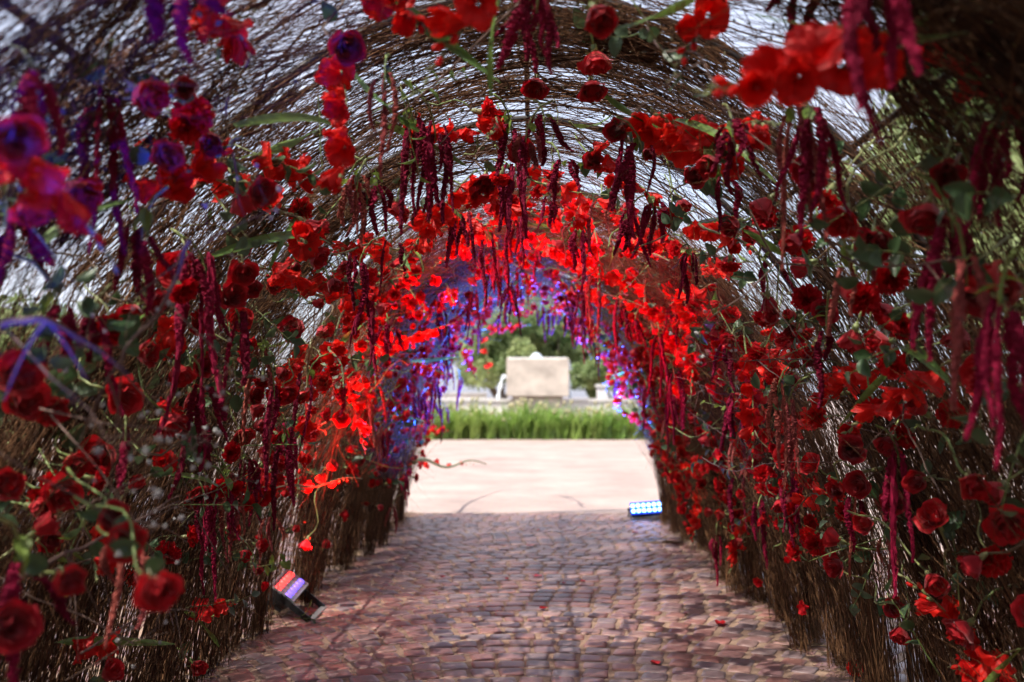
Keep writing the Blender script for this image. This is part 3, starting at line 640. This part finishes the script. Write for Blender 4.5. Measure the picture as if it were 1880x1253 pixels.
# -- the rest of the planting, spread over the brush
LAMPS = ((-1.40, 6.02), (1.32, 10.75))
def spot(ymin=2.0, ymax=10.9, roof=0.25):
    while True:
        y = ymin + (ymax-ymin)*rnd(); th = U(0.10, math.pi-0.10)
        if math.sin(th) > 0.83 and rnd() > roof: continue
        if math.sin(th) < 0.24 and rnd() > 0.2: continue
        p, n = arch(th, y, -U(.06, .24))
        if min(math.dist((p.x, p.y), q) for q in LAMPS) < 0.75 and p.z < 1.3: continue
        return p, n
while COUNT['rose'] < 300: rose(*spot(2.3), None, U(.85, 1.05))
while COUNT['carnation'] < 150: carnation(*spot(2.3))
for _ in range(74):
    p, n = spot(3.0, 10.8, 0.6); d = Vector((U(-1, 1), U(-.6, .6), U(-.7, .7))); d = (d - n*d.dot(n)).normalized() + n*U(.1, .5)
    gladiolus(p - n*0.08, p + d.normalized()*U(.45, .75), random.choice((4, 5, 6, 7)), s_f=U(.85, 1.0), blade=rnd() < .4, side=n*1.0+Vector((0, -.6, 0)))
for _ in range(64):
    p, n = spot(3.0, 10.9, .25); p = p + n*U(.05, .12); amaranth(p, U(.16, .42), random.choice((2, 3, 4, 5)), 'amaranth' if rnd() < .75 else 'amaranth_tan', leaves=rnd() < .4)
for _ in range(16):
    th = U(0.9, 2.2); p, n = arch(th, U(5, 10.9), -U(.12, .25)); amaranth(p, U(.2, .42), random.choice((3, 4, 5)), leaves=False)
for _ in range(80):
    p, n = spot(2.3, 9.5); leaf_spray(p, face(n, .3, .6), random.choice((4, 5, 6)))

# further blooms in the depth of the tunnel, past the count of single roses
def small_bloom(): 
    VV = []; FF = []
    def rm(me): 
        v = np.zeros(len(me.vertices)*3, np.float32); me.vertices.foreach_get('co', v); return v.reshape(-1, 3), [tuple(p.vertices) for p in me.polygons]
    srcs = [rm(floret_mesh(9, 1.0)), rm(carnation_mesh(9)), rm(ROSE[2])]
    for i in range(620):
        p, n = spot(4.6, 10.9, .3); v, f = srcs[(0, 1, 1, 2, 2)[i % 5]]; M = np.array(look(face(n), U(0, 6)).to_matrix()); o_ = len(VV)
        VV += ((v*U(.85, 1.1)) @ M.T + np.array(p)).tolist(); FF += [tuple(k+o_ for k in q) for q in f]
    o = obj('deep_blooms', make_mesh('deep_blooms', VV, FF, 'carn_red')); tag(o, 'mass of small red blooms filling the brush towards the far end of the tunnel', 'flowers', kind='stuff')
small_bloom()

# long green sword leaves laid across the brush
for (a_, b_, w_, lab) in [((430, 232), (655, 258), 1.0, 'long bright green sword leaf laid across the roof brush'), ((50, 480), (255, 365), 1.2, 'broad green sword leaf slanting up the wall below purple-lit blooms'), ((390, 470), (610, 450), 1.0, 'dark green sword leaf bending over a rose high on the wall'),
                      ((1240, 220), (1435, 345), .8, 'straight green sword leaf slanting down from the roof'), ((1900, 15, 2.2), (1600, 95, 2.0), 1.1, 'dark green blurred sword leaf by the tunnel mouth under the roof'), ((1660, 640), (1760, 720), 1.0, 'dark green sword leaf behind wall gladioli'),
                      ((400, 970), (470, 1060), .9, 'green sword leaf hanging low beside the red-lit floodlight'), ((230, 640), (300, 560), .8, 'green sword leaf standing up in a gap of the wall'), ((1440, 470), (1360, 420), .7, 'short green sword leaf high among roses'), ((300, 870), (420, 940), .7, 'narrow green sword leaf low among roses')]:
    pa = P(*a_) if len(a_) == 3 else hit(a_[0], a_[1], .16)[0]; pb = P(*b_) if len(b_) == 3 else hit(b_[0], b_[1], .24)[0]; d_ = pb-pa; L_ = d_.length
    def sw(u_, v_):
        uu = 2*u_-1; hw = .017*w_*min(1, .45+v_*3)*(1-v_**3)+.0006; return (uu*hw, L_*v_, .35*abs(uu)*hw + .10*L_*math.sin(math.pi*v_) )
    mb = MB(); mb.grid(sw, 4, 16); o = obj('sword_leaf', mb.mesh('sword_leaf', 'blade_green'), None, pa, d_.normalized().to_track_quat('Y', 'Z') @ Quaternion((0, 1, 0), U(.5, 1.1)))
    tag(o, lab, 'leaf', 'long sword leaves in the tunnel')

# bare curving branches that stand clear of the brush
def branch(pts, r, label, forks=3):
    t = obj('bare_branch', None, None, pts[0]); tag(t, label, 'branch', 'loose curving branches in the tunnel')
    base = Vector(pts[0]); pts = [Vector(p)-base for p in pts]
    fine = []
    for i in range(len(pts)-1):
        p0, p1, p2, p3 = pts[max(i-1, 0)], pts[i], pts[i+1], pts[min(i+2, len(pts)-1)]
        for k in range(5):
            u_ = k/5; fine.append(0.5*((2*p1)+(p2-p0)*u_+(2*p0-5*p1+4*p2-p3)*u_*u_+(3*p1-p0-3*p2+p3)*u_**3) + Vector((random.gauss(0, .002), random.gauss(0, .002), random.gauss(0, .002))))
    fine.append(pts[-1]); mb_ = MB(); nn = len(fine); mb_.tube(fine, [r*(1-0.7*k/nn) for k in range(nn)], 6); obj('stem', mb_.mesh('stem', 'branch'), t)
    for q in range(forks):
        k = int(nn*U(.3, .85)); d = (fine[min(k+2, nn-1)]-fine[k]).normalized() + Vector((random.gauss(0, .5), random.gauss(0, .4), random.gauss(0, .5))); L = U(.08, .25)
        mb_ = MB(); mb_.tube([fine[k]+d*L*j/5+Vector((0, 0, -0.25*L*(j/5)**2)) for j in range(6)], [r*.55*(1-.12*j) for j in range(6)], 5); obj('twig', mb_.mesh('twig', 'branch'), t)
    return t
def hb(l, r, label, ins=0.3):
    branch([hit(x, y, ins*U(.8, 1.2))[0] for x, y in l], r, label)
hb([(960, 0), (700, 240), (560, 330), (420, 470)], .0035, 'long thin branch sweeping down from the roof past the dark amaranth', .25)
hb([(890, 170), (800, 270), (700, 330)], .003, 'thin straight branch crossing in front of the dark amaranth cluster', .25)
hb([(1500, 420), (1560, 480), (1650, 490), (1780, 470)], .0045, 'dark wavy branch looping over the roses high on the wall', .3)
hb([(1250, 110), (1340, 220), (1440, 290)], .004, 'dark branch slanting below the roof beside a gladiolus', .25)
hb([(1390, 660), (1440, 700), (1560, 780), (1650, 800)], .003, 'thin branch slanting over red gladioli halfway up the wall', .3)
hb([(1200, 680), (1260, 750), (1330, 800)], .003, 'thin bare branch leaning out near the far wall end', .3)
hb([(1290, 840), (1340, 865), (1420, 850), (1530, 850)], .003, 'pale wiry branch reaching out low in front of roses', .35)
hb([(350, 440), (300, 560), (230, 640), (170, 760)], .005, 'greyish branch hanging in front of the pale gaps in the wall', .45)
hb([(0, 600), (90, 590), (160, 640)], .006, 'thick dark branch arching out of the wall below large leaves', .5)
hb([(40, 1060), (180, 990), (330, 920)], .005, 'grey branch crossing behind the cluster of big roses', .4)
hb([(150, 1200), (260, 1130), (330, 1120)], .004, 'pale dry branch poking out below the big roses', .4)
for _ in range(26):
    p, n = spot(2.6, 8.5, .7); d = Vector((U(-1, 1), U(-.7, .7), U(-.5, .9))); d = (d-n*d.dot(n)).normalized(); L = U(.3, .7)
    branch([p-n*.1, p+d*L*.4+n*U(.02, .08), p+d*L*.75+n*U(.05, .14)+Vector((0, 0, -.03)), p+d*L+n*U(.05, .2)+Vector((0, 0, -.1))], U(.002, .004), f'thin bare brown branch curving out, {where(p)}', 2)
# dried sprigs with pale woolly tufts
mb = MB()
for i in range(14):
    a, e = i*2.4, U(-.9, 1.3); c_ = Vector((math.cos(a)*math.cos(e), math.sin(a)*math.cos(e), math.sin(e)))*0.0045
    mb.tube([c_*0.2, c_*1.0, c_*1.7], [0.0018, 0.0026, 0.0006], 5)
TUFT = mb.mesh('tuft', 'tuft')
def sprig(p, d, n, s=1.0):
    t = obj('dried_sprig', None, None, p, look(d, U(0, 6.28))); t['short'] = 'dry tufted sprig'; tag(t, f'dry grey sprig with {n} pale tufts, {where(p)}', 'dried sprig', 'dry sprigs with pale tufts')
    mb_ = MB(); mb_.tube([(0, 0, -.15), (0, 0, 0), (.02, .01, .12), (.015, .04, .26)], [.0024, .0022, .0016, .0008], 5); obj('stem', mb_.mesh('stem', 'branch'), t)
    for i in range(n):
        u_ = U(.1, 1); a = U(0, 6.28); e = Vector((.018*u_+math.cos(a)*.06, math.sin(a)*.06, .25*u_+.04)); b0 = Vector((.018*u_, .02*u_, .25*u_))
        mb_ = MB(); mb_.tube([b0, b0.lerp(e, .5)+Vector((0, 0, -.008)), e], [.0011, .0009, .0006], 4); obj('twig', mb_.mesh('twig', 'branch'), t); obj('tuft', TUFT, t, e, look((rnd()-.5, rnd()-.5, 1)), U(.5, 1.1))
for (px, py) in [(180, 860), (210, 900), (340, 920), (150, 1130), (330, 480), (60, 640), (90, 690), (200, 780), (330, 580), (230, 690), (380, 985), (190, 1210), (1370, 540), (1450, 600), (1420, 660), (60, 870)]:
    p, n = hit(px, py, U(.3, .5)); sprig(p, face(n, .1, .7, -.2), random.choice((5, 6, 7, 8)))

# ------------------------------------------------------------------ floodlights
def floodlight(loc, normal, long_axis, L, H, top, bottom, label, light):
    """double-yoke floor wash light: housing, front plate, twelve lenses, yoke legs"""
    n = Vector(normal).normalized(); xa = Vector(long_axis).normalized(); ya = n.cross(xa).normalized()
    if ya.z < 0: ya = -ya; xa = ya.cross(n)
    M = Matrix((xa, ya, n)).transposed(); q = M.to_quaternion()
    t = obj('floodlight', None, None, (loc[0], loc[1], 0.0)); tag(t, label, 'floodlight', 'LED floodlights on the path')
    c = Vector((0, 0, loc[2]))
    h = obj('housing', None, t, c, q)
    mb_ = MB(); T = 0.075
    def ring(w_, hh, z): return [(-w_, -hh, z), (w_, -hh, z), (w_, hh, z), (-w_, hh, z)]
    V = ring(L*.5, H*.5, 0) + ring(L*.5, H*.5, -T*.45) + ring(L*.44, H*.36, -T) + ring(L*.30, H*.2, -T*1.5)
    F = [(k*4+i, (k+1)*4+i, (k+1)*4+(i+1) % 4, k*4+(i+1) % 4) for k in range(3) for i in range(4)] + [(0, 1, 2, 3), (15, 14, 13, 12)]
    mb_.add(V, F)
    for i in range(9): mb_.box((-L*.4+L*.8*i/8, 0, -T*1.05), (.004, H*.62, T*.8))
    bpy.data.objects.remove(h); h = obj('housing', mb_.mesh('housing', 'black_metal', False), t, c, q)
    mb_ = MB(); b_ = .012
    for cx_, cy_, dx, dy in ((0, H/2-b_/2, L+.004, b_), (0, -H/2+b_/2, L+.004, b_), (-L/2+b_/2, 0, b_, H-2*b_), (L/2-b_/2, 0, b_, H-2*b_)): mb_.box((cx_, cy_, .004), (dx, dy, .012))
    mb_.box((0, 0, .0015), (L-2*b_, H-2*b_, .003)); fp = obj('front_plate', mb_.mesh('front_plate', 'grey_metal' if top != bottom else 'led_cover', False), t, c, q)
    for j, mt in ((1, top), (-1, bottom)):
        mb_ = MB(); rr = L/6*.36
        mb_.tube([(0, 0, 0), (0, 0, .006), (0, 0, .012), (0, 0, .015)], [rr, rr, rr*.78, rr*.3], 14); lm = mb_.mesh('lens', mt)
        for i in range(6): obj('lens', lm, fp, Vector((-L*.5+L*(i+.5)/6, j*H*.22, .003)))
    # yokes: two U brackets from the housing ends down to the floor
    ax = Vector((xa.x, xa.y, 0)).normalized(); side = Vector((-ax.y, ax.x, 0)); piv = c - n*T*.4
    for sgn in (-1, 1):
        mb_ = MB(); foot = side*sgn*0.17
        for e in (-1, 1):
            p0 = piv + xa*e*(L/2+.012); p1 = Vector((0, 0, 0.016)) + foot + ax*e*(L/2+.012) ; d = p1-p0
            Mx = Matrix((ax, d.normalized().cross(ax).normalized(), d.normalized())).transposed().to_4x4(); Mx.translation = (p0+p1)/2
            mb_.box((0, 0, 0), (.008, .034, d.length), 0, Mx)
        Mx = Matrix((ax, side, Vector((0, 0, 1)))).transposed().to_4x4(); Mx.translation = Vector((0, 0, .019)) + foot
        mb_.box((0, 0, 0), (L+.034, .036, .007), 1, Mx); obj('yoke', mb_.mesh('yoke', ['black_metal', 'grey_metal'], False), t)
    for e in (-1, 1):
        mb_ = MB(); p0 = piv+xa*e*(L/2+.014); mb_.tube([p0, p0+xa*e*.02], .016, 10); obj('knob', mb_.mesh('knob', 'black_metal', False), t)
    for (col, power, aim, size, off) in light:
        ld = bpy.data.lights.new('beam', 'SPOT'); ld.color = col; ld.energy = power; ld.spot_size = R(size); ld.spot_blend = 0.7; ld.shadow_soft_size = 0.03
        lo = obj('beam', ld, t, c + n*.10 + ya*off); lo.rotation_mode = 'QUATERNION'; lo.rotation_quaternion = Vector(aim).normalized().to_track_quat('-Z', 'Y')
    return t
floodlight((-1.40, 6.02, 0.185), (0.50, -0.18, 0.85), (0, 1, 0), 0.36, 0.17, 'led_red', 'led_violet', 'black floodlight with a red and a violet row of LEDs on its yoke stand',
           [((1, .02, .015), 800, (0.72, 0.05, 1.0), 72, .03), ((.25, .12, 1), 90, (0.75, -.1, .6), 70, -.03)])
floodlight((1.32, 10.75, 0.13), (-0.16, -0.72, 0.68), (1, 0, 0), 0.34, 0.155, 'led_blue', 'led_blue', 'floodlight with two rows of glowing blue LEDs on the path',
           [((.02, .10, 1), 10500, (-0.62, -0.42, 0.78), 80, 0)])
# its twin by the tunnel mouth that throws the blue on the nearest flowers
floodlight((-0.95, 0.05, 0.16), (-0.05, 0.55, 0.85), (1, 0, 0), 0.34, 0.155, 'led_blue', 'led_blue', 'floodlight with blue LEDs by the tunnel mouth below the first flowers',
           [((.03, .05, 1), 380, (0.02, 1.75, 1.85), 30, 0)])
mb = MB(); mb.tube([(-1.47, 6.15, .02), (-1.50, 5.9, .021), (-1.42, 5.6, .021), (-1.52, 5.2, .021), (-1.47, 4.8, .021), (-1.55, 4.3, .021), (-1.5, 3.6, .021), (-1.62, 2.9, .021)], .0055, 7)
tag(obj('power_cable', mb.mesh('power_cable', 'cable')), 'thin black power cable lying along the wall foot to the red-lit floodlight', 'cable')

# ------------------------------------------------------------------ fallen petals and a fallen bloom
def petal_mesh(seed):
    r_ = random.Random(seed); mb_ = MB(); W = r_.uniform(.03, .045); L = r_.uniform(.03, .045); c_ = r_.uniform(.15, .4)
    def f(u_, v_):
        uu, vv = 2*u_-1, 2*v_-1; k = math.sqrt(max(0, 1-.5*vv*vv)); k2 = math.sqrt(max(0, 1-.5*uu*uu)); x, y = uu*k, vv*k2
        return (x*W/2, y*L/2, .002 + c_*.02*(x*x+y*y*.4) + .002*math.sin(5*x+seed))
    mb_.grid(f, 6, 6); return mb_.mesh('fallen_petal', 'petal_fallen')
PET = [petal_mesh(i) for i in range(4)]
def floor_at(px, py):
    d = ray(px, py); t = -(CH-0.022)/d.z; return Vector((0, 0, CH)) + d*t
for (px, py, s, near_) in [(1323, 1146, 1.7, 'lying alone on the setts near the brush wall'), (1203, 1218, 1.3, 'lying on the nearest reddish setts'), (986, 1058, 1.4, 'on the pale setts in mid path'), (997, 1118, 1.1, 'in mid path on a pale sett'),
                       (812, 1060, .9, 'small, on the dull setts beyond the red-lit floodlight'), (930, 1063, .9, 'small, in mid path on the shiny setts'), (1035, 1071, .9, 'small dark one beside the joint of shiny setts'), (1070, 1067, .8, 'tiny, on the shiny setts'), (972, 1003, 1.2, 'dark, in the bluish sheen of the path'), (988, 973, 1.0, 'dark, at the edge of the sunlight'), (1166, 978, 1.3, 'in front of the blue floodlight'),
                       (1425, 1092, 1.2, 'at the foot of the brush wall'), (1445, 1115, 1.2, 'in the litter at the wall foot'), (1318, 1014, 1.2, 'by the dry twigs at the wall foot')]:
    p = floor_at(px, py); o = obj('fallen_petal', random.choice(PET), None, p, Quaternion((0, 0, 1), U(0, 6.28)), s*1.15); tag(o, 'fallen red petal ' + near_, 'petal', 'fallen red petals on the path')
p = floor_at(1578, 1240); t = obj('fallen_bloom', None, None, p + Vector((0, 0, .02)), look((-.5, -.6, .5))); tag(t, 'fallen red gladiolus bloom lying on the setts at the wall foot', 'flower')
obj('floret', FLORET[0], t); obj('floret', FLORET[3], t, (.03, 0, .0), look((.8, .2, .3)))
p = floor_at(560, 1140); t = obj('fallen_leaf_sprig', None, None, p + Vector((0, 0, .012)), look((.9, -.5, .03))); tag(t, 'green leafy sprig dropped on the setts under the red-lit floodlight', 'leaves')
obj('stem', STEMS[0], t)
for i in range(5): obj('leaf', BLADE[1] if i < 2 else LEAF[0], t, (0, 0, .03*i-.05), Quaternion((0, 0, 1), (0.3, 3.4, .2, 2.9, .5)[i]) @ Quaternion((1, 0, 0), 1.15), .55 if i < 2 else 1.0)
p = floor_at(1225, 1000); t = obj('fallen_twig_bundle', None, None, p); tag(t, 'small heap of dry tan twigs lying at the foot of the wall past the setts', 'twigs')
for i in range(9):
    mb = MB(); a = U(-.25, .25); L = U(.2, .4); mb.tube([(-L*.5*math.cos(a), -L*.5*math.sin(a)+U(-.03, .03), .003+.002*i), (0, U(-.02, .02), .008+.003*i), (L*.5*math.cos(a), L*.5*math.sin(a), .003+.002*i)], .0025, 5); obj('twig', mb.mesh('twig', 'stem_brown'), t)

# ------------------------------------------------------------------ beyond the tunnel: border, fountain, trees
def blade_clump(seed, n, H, mt):
    r_ = random.Random(seed); mb_ = MB()
    for i in range(n):
        a = r_.uniform(0, 6.28); L = H*r_.uniform(.7, 1.25); lean = r_.uniform(.15, .85); W = r_.uniform(.018, .032); ox, oy = r_.gauss(0, .09), r_.gauss(0, .09)
        def f(u_, v_):
            uu = 2*u_-1; rr = lean*L*v_**1.8; z = L*v_*(1-.42*lean*v_*v_); w_ = W*(1-v_**2)+.001
            return (ox+rr*math.cos(a)-uu*w_*math.sin(a), oy+rr*math.sin(a)+uu*w_*math.cos(a), z)
        mb_.grid(f, 1, 5)
    return mb_.mesh('leaves', mt)
CL = [blade_clump(i, 60, .82, 'hedge_leaf') for i in range(4)]
mb = MB(); mb.tube([(0, 0, 0), (.01, 0, .5), (.02, .01, .85)], [.006, .005, .004], 5); CSTALK = mb.mesh('flower_stalk', 'stem_green')
mb = MB(); mb.tube([(.02, .01, .84), (.02, .01, .87), (.02, .01, .92), (.02, .01, .95)], [.01, .035, .03, .004], 8); CBUD = mb.mesh('seed_head', 'hedge_bud')
def clump(x, y, s, label, group, buds=True):
    t = obj('border_plant', None, None, (x, y, -.03), Quaternion((0, 0, 1), U(0, 6.28)), s); tag(t, label, 'plant', group)
    obj('leaves', random.choice(CL), t)
    if buds:
        for q in range(random.choice((2, 3, 4, 5))):
            r_ = Quaternion((0, 0, 1), U(0, 6.28)) @ Quaternion((1, 0, 0), U(-.3, .3)); l_ = (U(-.15, .15), U(-.15, .15), U(-.3, 0)); obj('flower_stalk', CSTALK, t, l_, r_); obj('seed_head', CBUD, t, l_, r_)
HY = 31.6
for row in range(3):
    for i in range(34):
        clump(-7.5+i*.46+U(-.12, .12)+row*.2, HY+.35+row*.5+U(-.1, .1), U(1.0, 1.5), 'strappy green plant with pale seed heads in the ' + ('border row along the paving', 'middle row of the border', 'border row along the pool wall')[row], 'strappy plants of the border before the fountain')
for i in range(26):
    clump(-8+i*.62+U(-.15, .15), 40+U(-.4, .4), U(1.2, 1.6), 'strappy green plant in the row behind the fountain pool', 'strappy plants behind the fountain pool', False)
FXc, FYc = P(987, 700, 35.5).x, 36.6
pool = obj('fountain_pool', None, None, (FXc, FYc+1.6, -.03)); tag(pool, 'low pale stone pool with raised rim around the fountain block', 'pool')
mb = MB(); Lx, Ly, hh, tk = 4.6, 2.2, 1.20, .3
for sgn in (-1, 1): mb.box((0, sgn*(Ly-tk/2), hh/2), (2*Lx, tk, hh)); mb.box((sgn*(Lx-tk/2), 0, hh/2), (tk, 2*Ly-2*tk, hh))
obj('pool_wall', mb.mesh('pool_wall', 'pool_stone', False), pool)
mb = MB()
for sgn in (-1, 1): mb.box((0, sgn*(Ly-tk/2), hh+.04), (2*Lx+.1, tk+.12, .08)); mb.box((sgn*(Lx-tk/2), 0, hh+.04), (tk+.12, 2*Ly-2*tk-.12, .08))
obj('rim', mb.mesh('rim', 'pool_stone', False), pool)
mb = MB(); mb.grid(lambda u_, v_: ((2*u_-1)*(Lx-tk), (2*v_-1)*(Ly-tk), hh-.08), 2, 2); obj('water_surface', mb.mesh('water_surface', 'pool_water'), pool)
ft = obj('fountain', None, None, (FXc, FYc, -.03)); tag(ft, 'square sandstone fountain block with water bubbling over its top', 'fountain')
bw = 2.22/2
def block(x, z0, z1, name, bev=.03):
    mb_ = MB(); V = []
    for (s_, z) in ((x-bev, z0), (x, z0+bev), (x, z1-bev), (x-bev, z1)): V += [(-s_, -s_, z), (s_, -s_, z), (s_, s_, z), (-s_, s_, z)]
    F = [(k*4+i, k*4+(i+1) % 4, (k+1)*4+(i+1) % 4, (k+1)*4+i) for k in range(3) for i in range(4)] + [(3, 2, 1, 0), (12, 13, 14, 15)]
    mb_.add(V, F); return obj(name, mb_.mesh(name, 'stone_block', False), ft)
block(bw*.82, .2, 1.37, 'plinth'); block(bw, 1.371, 2.74, 'block')
def blob(name, rx, rz, z, x=0, y=0, seed=0):
    r_ = random.Random(seed); mb_ = MB()
    def f(u_, v_):
        a, e = u_*2*math.pi, v_*math.pi/2; k = 1+.16*math.sin(a*3+seed)+.1*math.sin(a*7+v_*9)
        return (x+rx*k*math.cos(a)*math.cos(e), y+rx*k*math.sin(a)*math.cos(e), z+rz*math.sin(e)*(1+.12*math.sin(a*4)))
    mb_.grid(f, 20, 8); return obj(name, mb_.mesh(name, 'water'), ft)
blob('bubbling_water', .22, .22, 2.74, -.05, 0, 1)
mb = MB(); mb.box((0, 0, 2.755), (bw*1.9, bw*1.9, .022)); obj('water_film', mb.mesh('water_film', 'water', False), ft)
def jet(x0, z0, dx, drop, r, name):
    mb_ = MB(); mb_.tube([(x0+dx*math.sqrt(k/10), -.35, z0+.09*math.sin(math.pi*min(1, k/4))-drop*(k/10)**1.3) for k in range(11)], [r*(.8+.35*math.sin(k*1.7)) for k in range(11)], 9); obj(name, mb_.mesh(name, 'water'), ft)
jet(-bw, 2.08, -.34, .95, .075, 'water_jet'); jet(bw*.98, 2.62, .1, .3, .08, 'water_jet'); jet(bw, 2.1, .1, .9, .05, 'water_jet')

def tree(x, y, H, Rr, label, seed, leaf_n=6500, trunk_h=None, leaf_s=.06, bushy=False):
    leaf_n = int(leaf_n*1.8); r_ = np.random.RandomState(seed); t = obj('tree' if not bushy else 'shrub', None, None, (x, y, -.03)); tag(t, label, 'tree' if not bushy else 'shrub', None)
    th = trunk_h or H*.3; mb_ = MB(); mb_.tube([(0, 0, 0), (.05*Rr, 0, th*.5), (0, .05*Rr, th), (.08*Rr, 0, H*.75)], [.11*H/4, .085*H/4, .07*H/4, .02], 9)
    limbs = []
    for i in range(9):
        a = i*2.4; e = Vector((math.cos(a)*Rr*.7, math.sin(a)*Rr*.7, th+(H-th)*(.3+.6*r_.rand()))); s_ = Vector((0, 0, th*(.7+.4*r_.rand())))
        mb_.tube([s_, s_.lerp(e, .5)+Vector((0, 0, .12*H*.3)), e], [.05*H/4, .032*H/4, .008], 6); limbs.append(e)
    obj('trunk', mb_.mesh('trunk', 'tree_bark'), t)
    cl = []
    for i in range(46):
        a = r_.rand()*6.28; e = np.arcsin(r_.uniform(-.5, 1)); q = r_.uniform(.45, 1.0); cl.append((Rr*q*np.cos(a)*np.cos(e), Rr*q*np.sin(a)*np.cos(e), th+(H-th)*.45+(H-th)*.52*q*np.sin(e), Rr*r_.uniform(.16, .32), r_.rand()))
    cl = np.array(cl); idx = r_.randint(0, len(cl), leaf_n); c_ = cl[idx]
    d = r_.normal(0, 1, (leaf_n, 3)); d /= np.linalg.norm(d, axis=1, keepdims=True); c0 = c_[:, :3] + d*c_[:, 3:4]*r_.uniform(.5, 1.05, (leaf_n, 1)); c0[:, 2] = np.maximum(c0[:, 2], .1)
    u = r_.normal(0, 1, (leaf_n, 3)); u /= np.linalg.norm(u, axis=1, keepdims=True); v = np.cross(u, r_.normal(0, 1, (leaf_n, 3))); v /= np.linalg.norm(v, axis=1, keepdims=True)
    sz = leaf_s*r_.uniform(.7, 1.4, (leaf_n, 1)); Q = np.stack([c0-u*sz*1.5, c0+v*sz*.6, c0+u*sz*1.5, c0-v*sz*.6], axis=1).reshape(-1, 3)
    obj('crown', make_mesh('crown', Q, np.arange(leaf_n*4).reshape(-1, 4), 'tree_leaf', False, np.repeat(np.clip(c_[:, 4]+r_.normal(0, .15, leaf_n), 0, 1), 4)), t); return t
tree(-1.0, 47, 6.2, 2.6, 'round grey-green tree right behind the fountain', 1, 9000, 1.0, .10)
tree(1.6, 50, 6.6, 2.8, 'taller yellow-green tree behind the fountain, reaching past its bubbling top', 2, 9000, 1.2, .10)
tree(4.4, 46, 4.6, 2.1, 'low bushy tree beside the grey gatepost', 3, 7000, .7, .09)
tree(-6.5, 62, 9, 4.0, 'distant broad tree beyond the grey wall', 4, 8000, 2.5, .14)
tree(8.5, 58, 9, 4.2, 'distant dark green tree beyond the gatepost', 5, 8000, 2.0, .14)
tree(.5, 70, 10, 5.0, 'tall far tree rising over the other trees behind the fountain', 6, 9000, 2.0, .16)
tree(5.2, 8.0, 5.0, 2.2, 'leafy yellow-green tree outside the tunnel beyond its roses', 7, 7000, 1.4, .07)
tree(6.0, 3.5, 4.4, 1.9, 'leafy garden tree outside the tunnel by the low hedge', 8, 6000, 1.2, .07)
tree(-4.6, 9.5, 2.2, 1.3, 'yellow-green round shrub against the pale house', 9, 5000, .3, .06, True)
tree(-4.4, 6.0, 2.0, 1.2, 'bright green shrub against the pale house, seen through the brush', 10, 5000, .3, .06, True)
wl_ = obj('garden_wall', None, None, (-6.4, 52, -.03)); tag(wl_, 'low grey garden wall behind the pool', 'wall')
mb = MB(); mb.box((0, 0, .75), (9, .3, 1.5)); obj('wall', mb.mesh('wall', 'wall_render', False), wl_); mb = MB(); mb.box((0, 0, 1.54), (9.1, .4, .08)); obj('coping', mb.mesh('coping', 'pool_stone', False), wl_)
gp = obj('gatepost', None, None, (P(1105, 700, 43).x, 43, -.03)); tag(gp, 'grey square gatepost beside the low bushy tree', 'post')
mb = MB(); mb.box((0, 0, .9), (.42, .42, 1.8)); obj('shaft', mb.mesh('shaft', 'wall_render', False), gp); mb = MB(); mb.box((0, 0, 1.85), (.55, .55, .1)); obj('cap', mb.mesh('cap', 'pool_stone', False), gp)

# pale house on the left, seen through the brush
hs = obj('house', None, None, (-7.6, 5, -.03)); tag(hs, 'pale rendered house with dark timber eaves seen through the brush', 'house')
mb = MB(); mb.box((-2, 0, 2.0), (5, 16, 4.0)); obj('wall', mb.mesh('wall', 'wall_render', False), hs)
mb = MB(); mb.add([(1.25, -8.6, 3.75), (1.25, 8.6, 3.75), (-2, 8.6, 5.4), (-2, -8.6, 5.4), (-5.2, -8.6, 3.75), (-5.2, 8.6, 3.75), (1.25, -8.6, 3.9), (1.25, 8.6, 3.9), (-2, 8.6, 5.55), (-2, -8.6, 5.55), (-5.2, -8.6, 3.9), (-5.2, 8.6, 3.9)],
              [(0, 1, 2, 3), (3, 2, 5, 4), (6, 9, 8, 7), (9, 10, 11, 8), (0, 6, 7, 1), (4, 5, 11, 10), (0, 3, 9, 6), (3, 4, 10, 9), (1, 7, 8, 2), (2, 8, 11, 5)]); rf = obj('roof', mb.mesh('roof', 'roof_grey', False), hs)
for k in range(9):
    mb = MB(); mb.box((0, 0, 0), (.9, .09, .16)); o = obj('rafter', mb.mesh('rafter', 'timber', False), rf, (.9, -7.6+k*1.9, 3.70)); o.rotation_euler = (0, R(26.9), 0)
for yy in (-4.5, 0, 4.5):
    wd = MB()
    for (dy, dz, sy, sz_) in ((0, .75, 1.3, .08), (0, -.75, 1.3, .08), (-.61, 0, .08, 1.42), (.61, 0, .08, 1.42), (0, 0, .05, 1.42)): wd.box((0, dy, dz), (.08, sy, sz_))
    wo = obj('window', wd.mesh('window', 'frame_white', False), hs, (.53, yy, 1.7)); mb = MB(); mb.box((0, 0, 0), (.02, 1.14, 1.42)); obj('pane', mb.mesh('pane', 'glass', False), wo, (-.015, 0, 0))
add_neighbours()
print('COUNTS', COUNT, 'objects', len(bpy.data.objects), 'tris', sum(len(m.loop_triangles) or len(m.polygons)*2 for m in bpy.data.meshes))
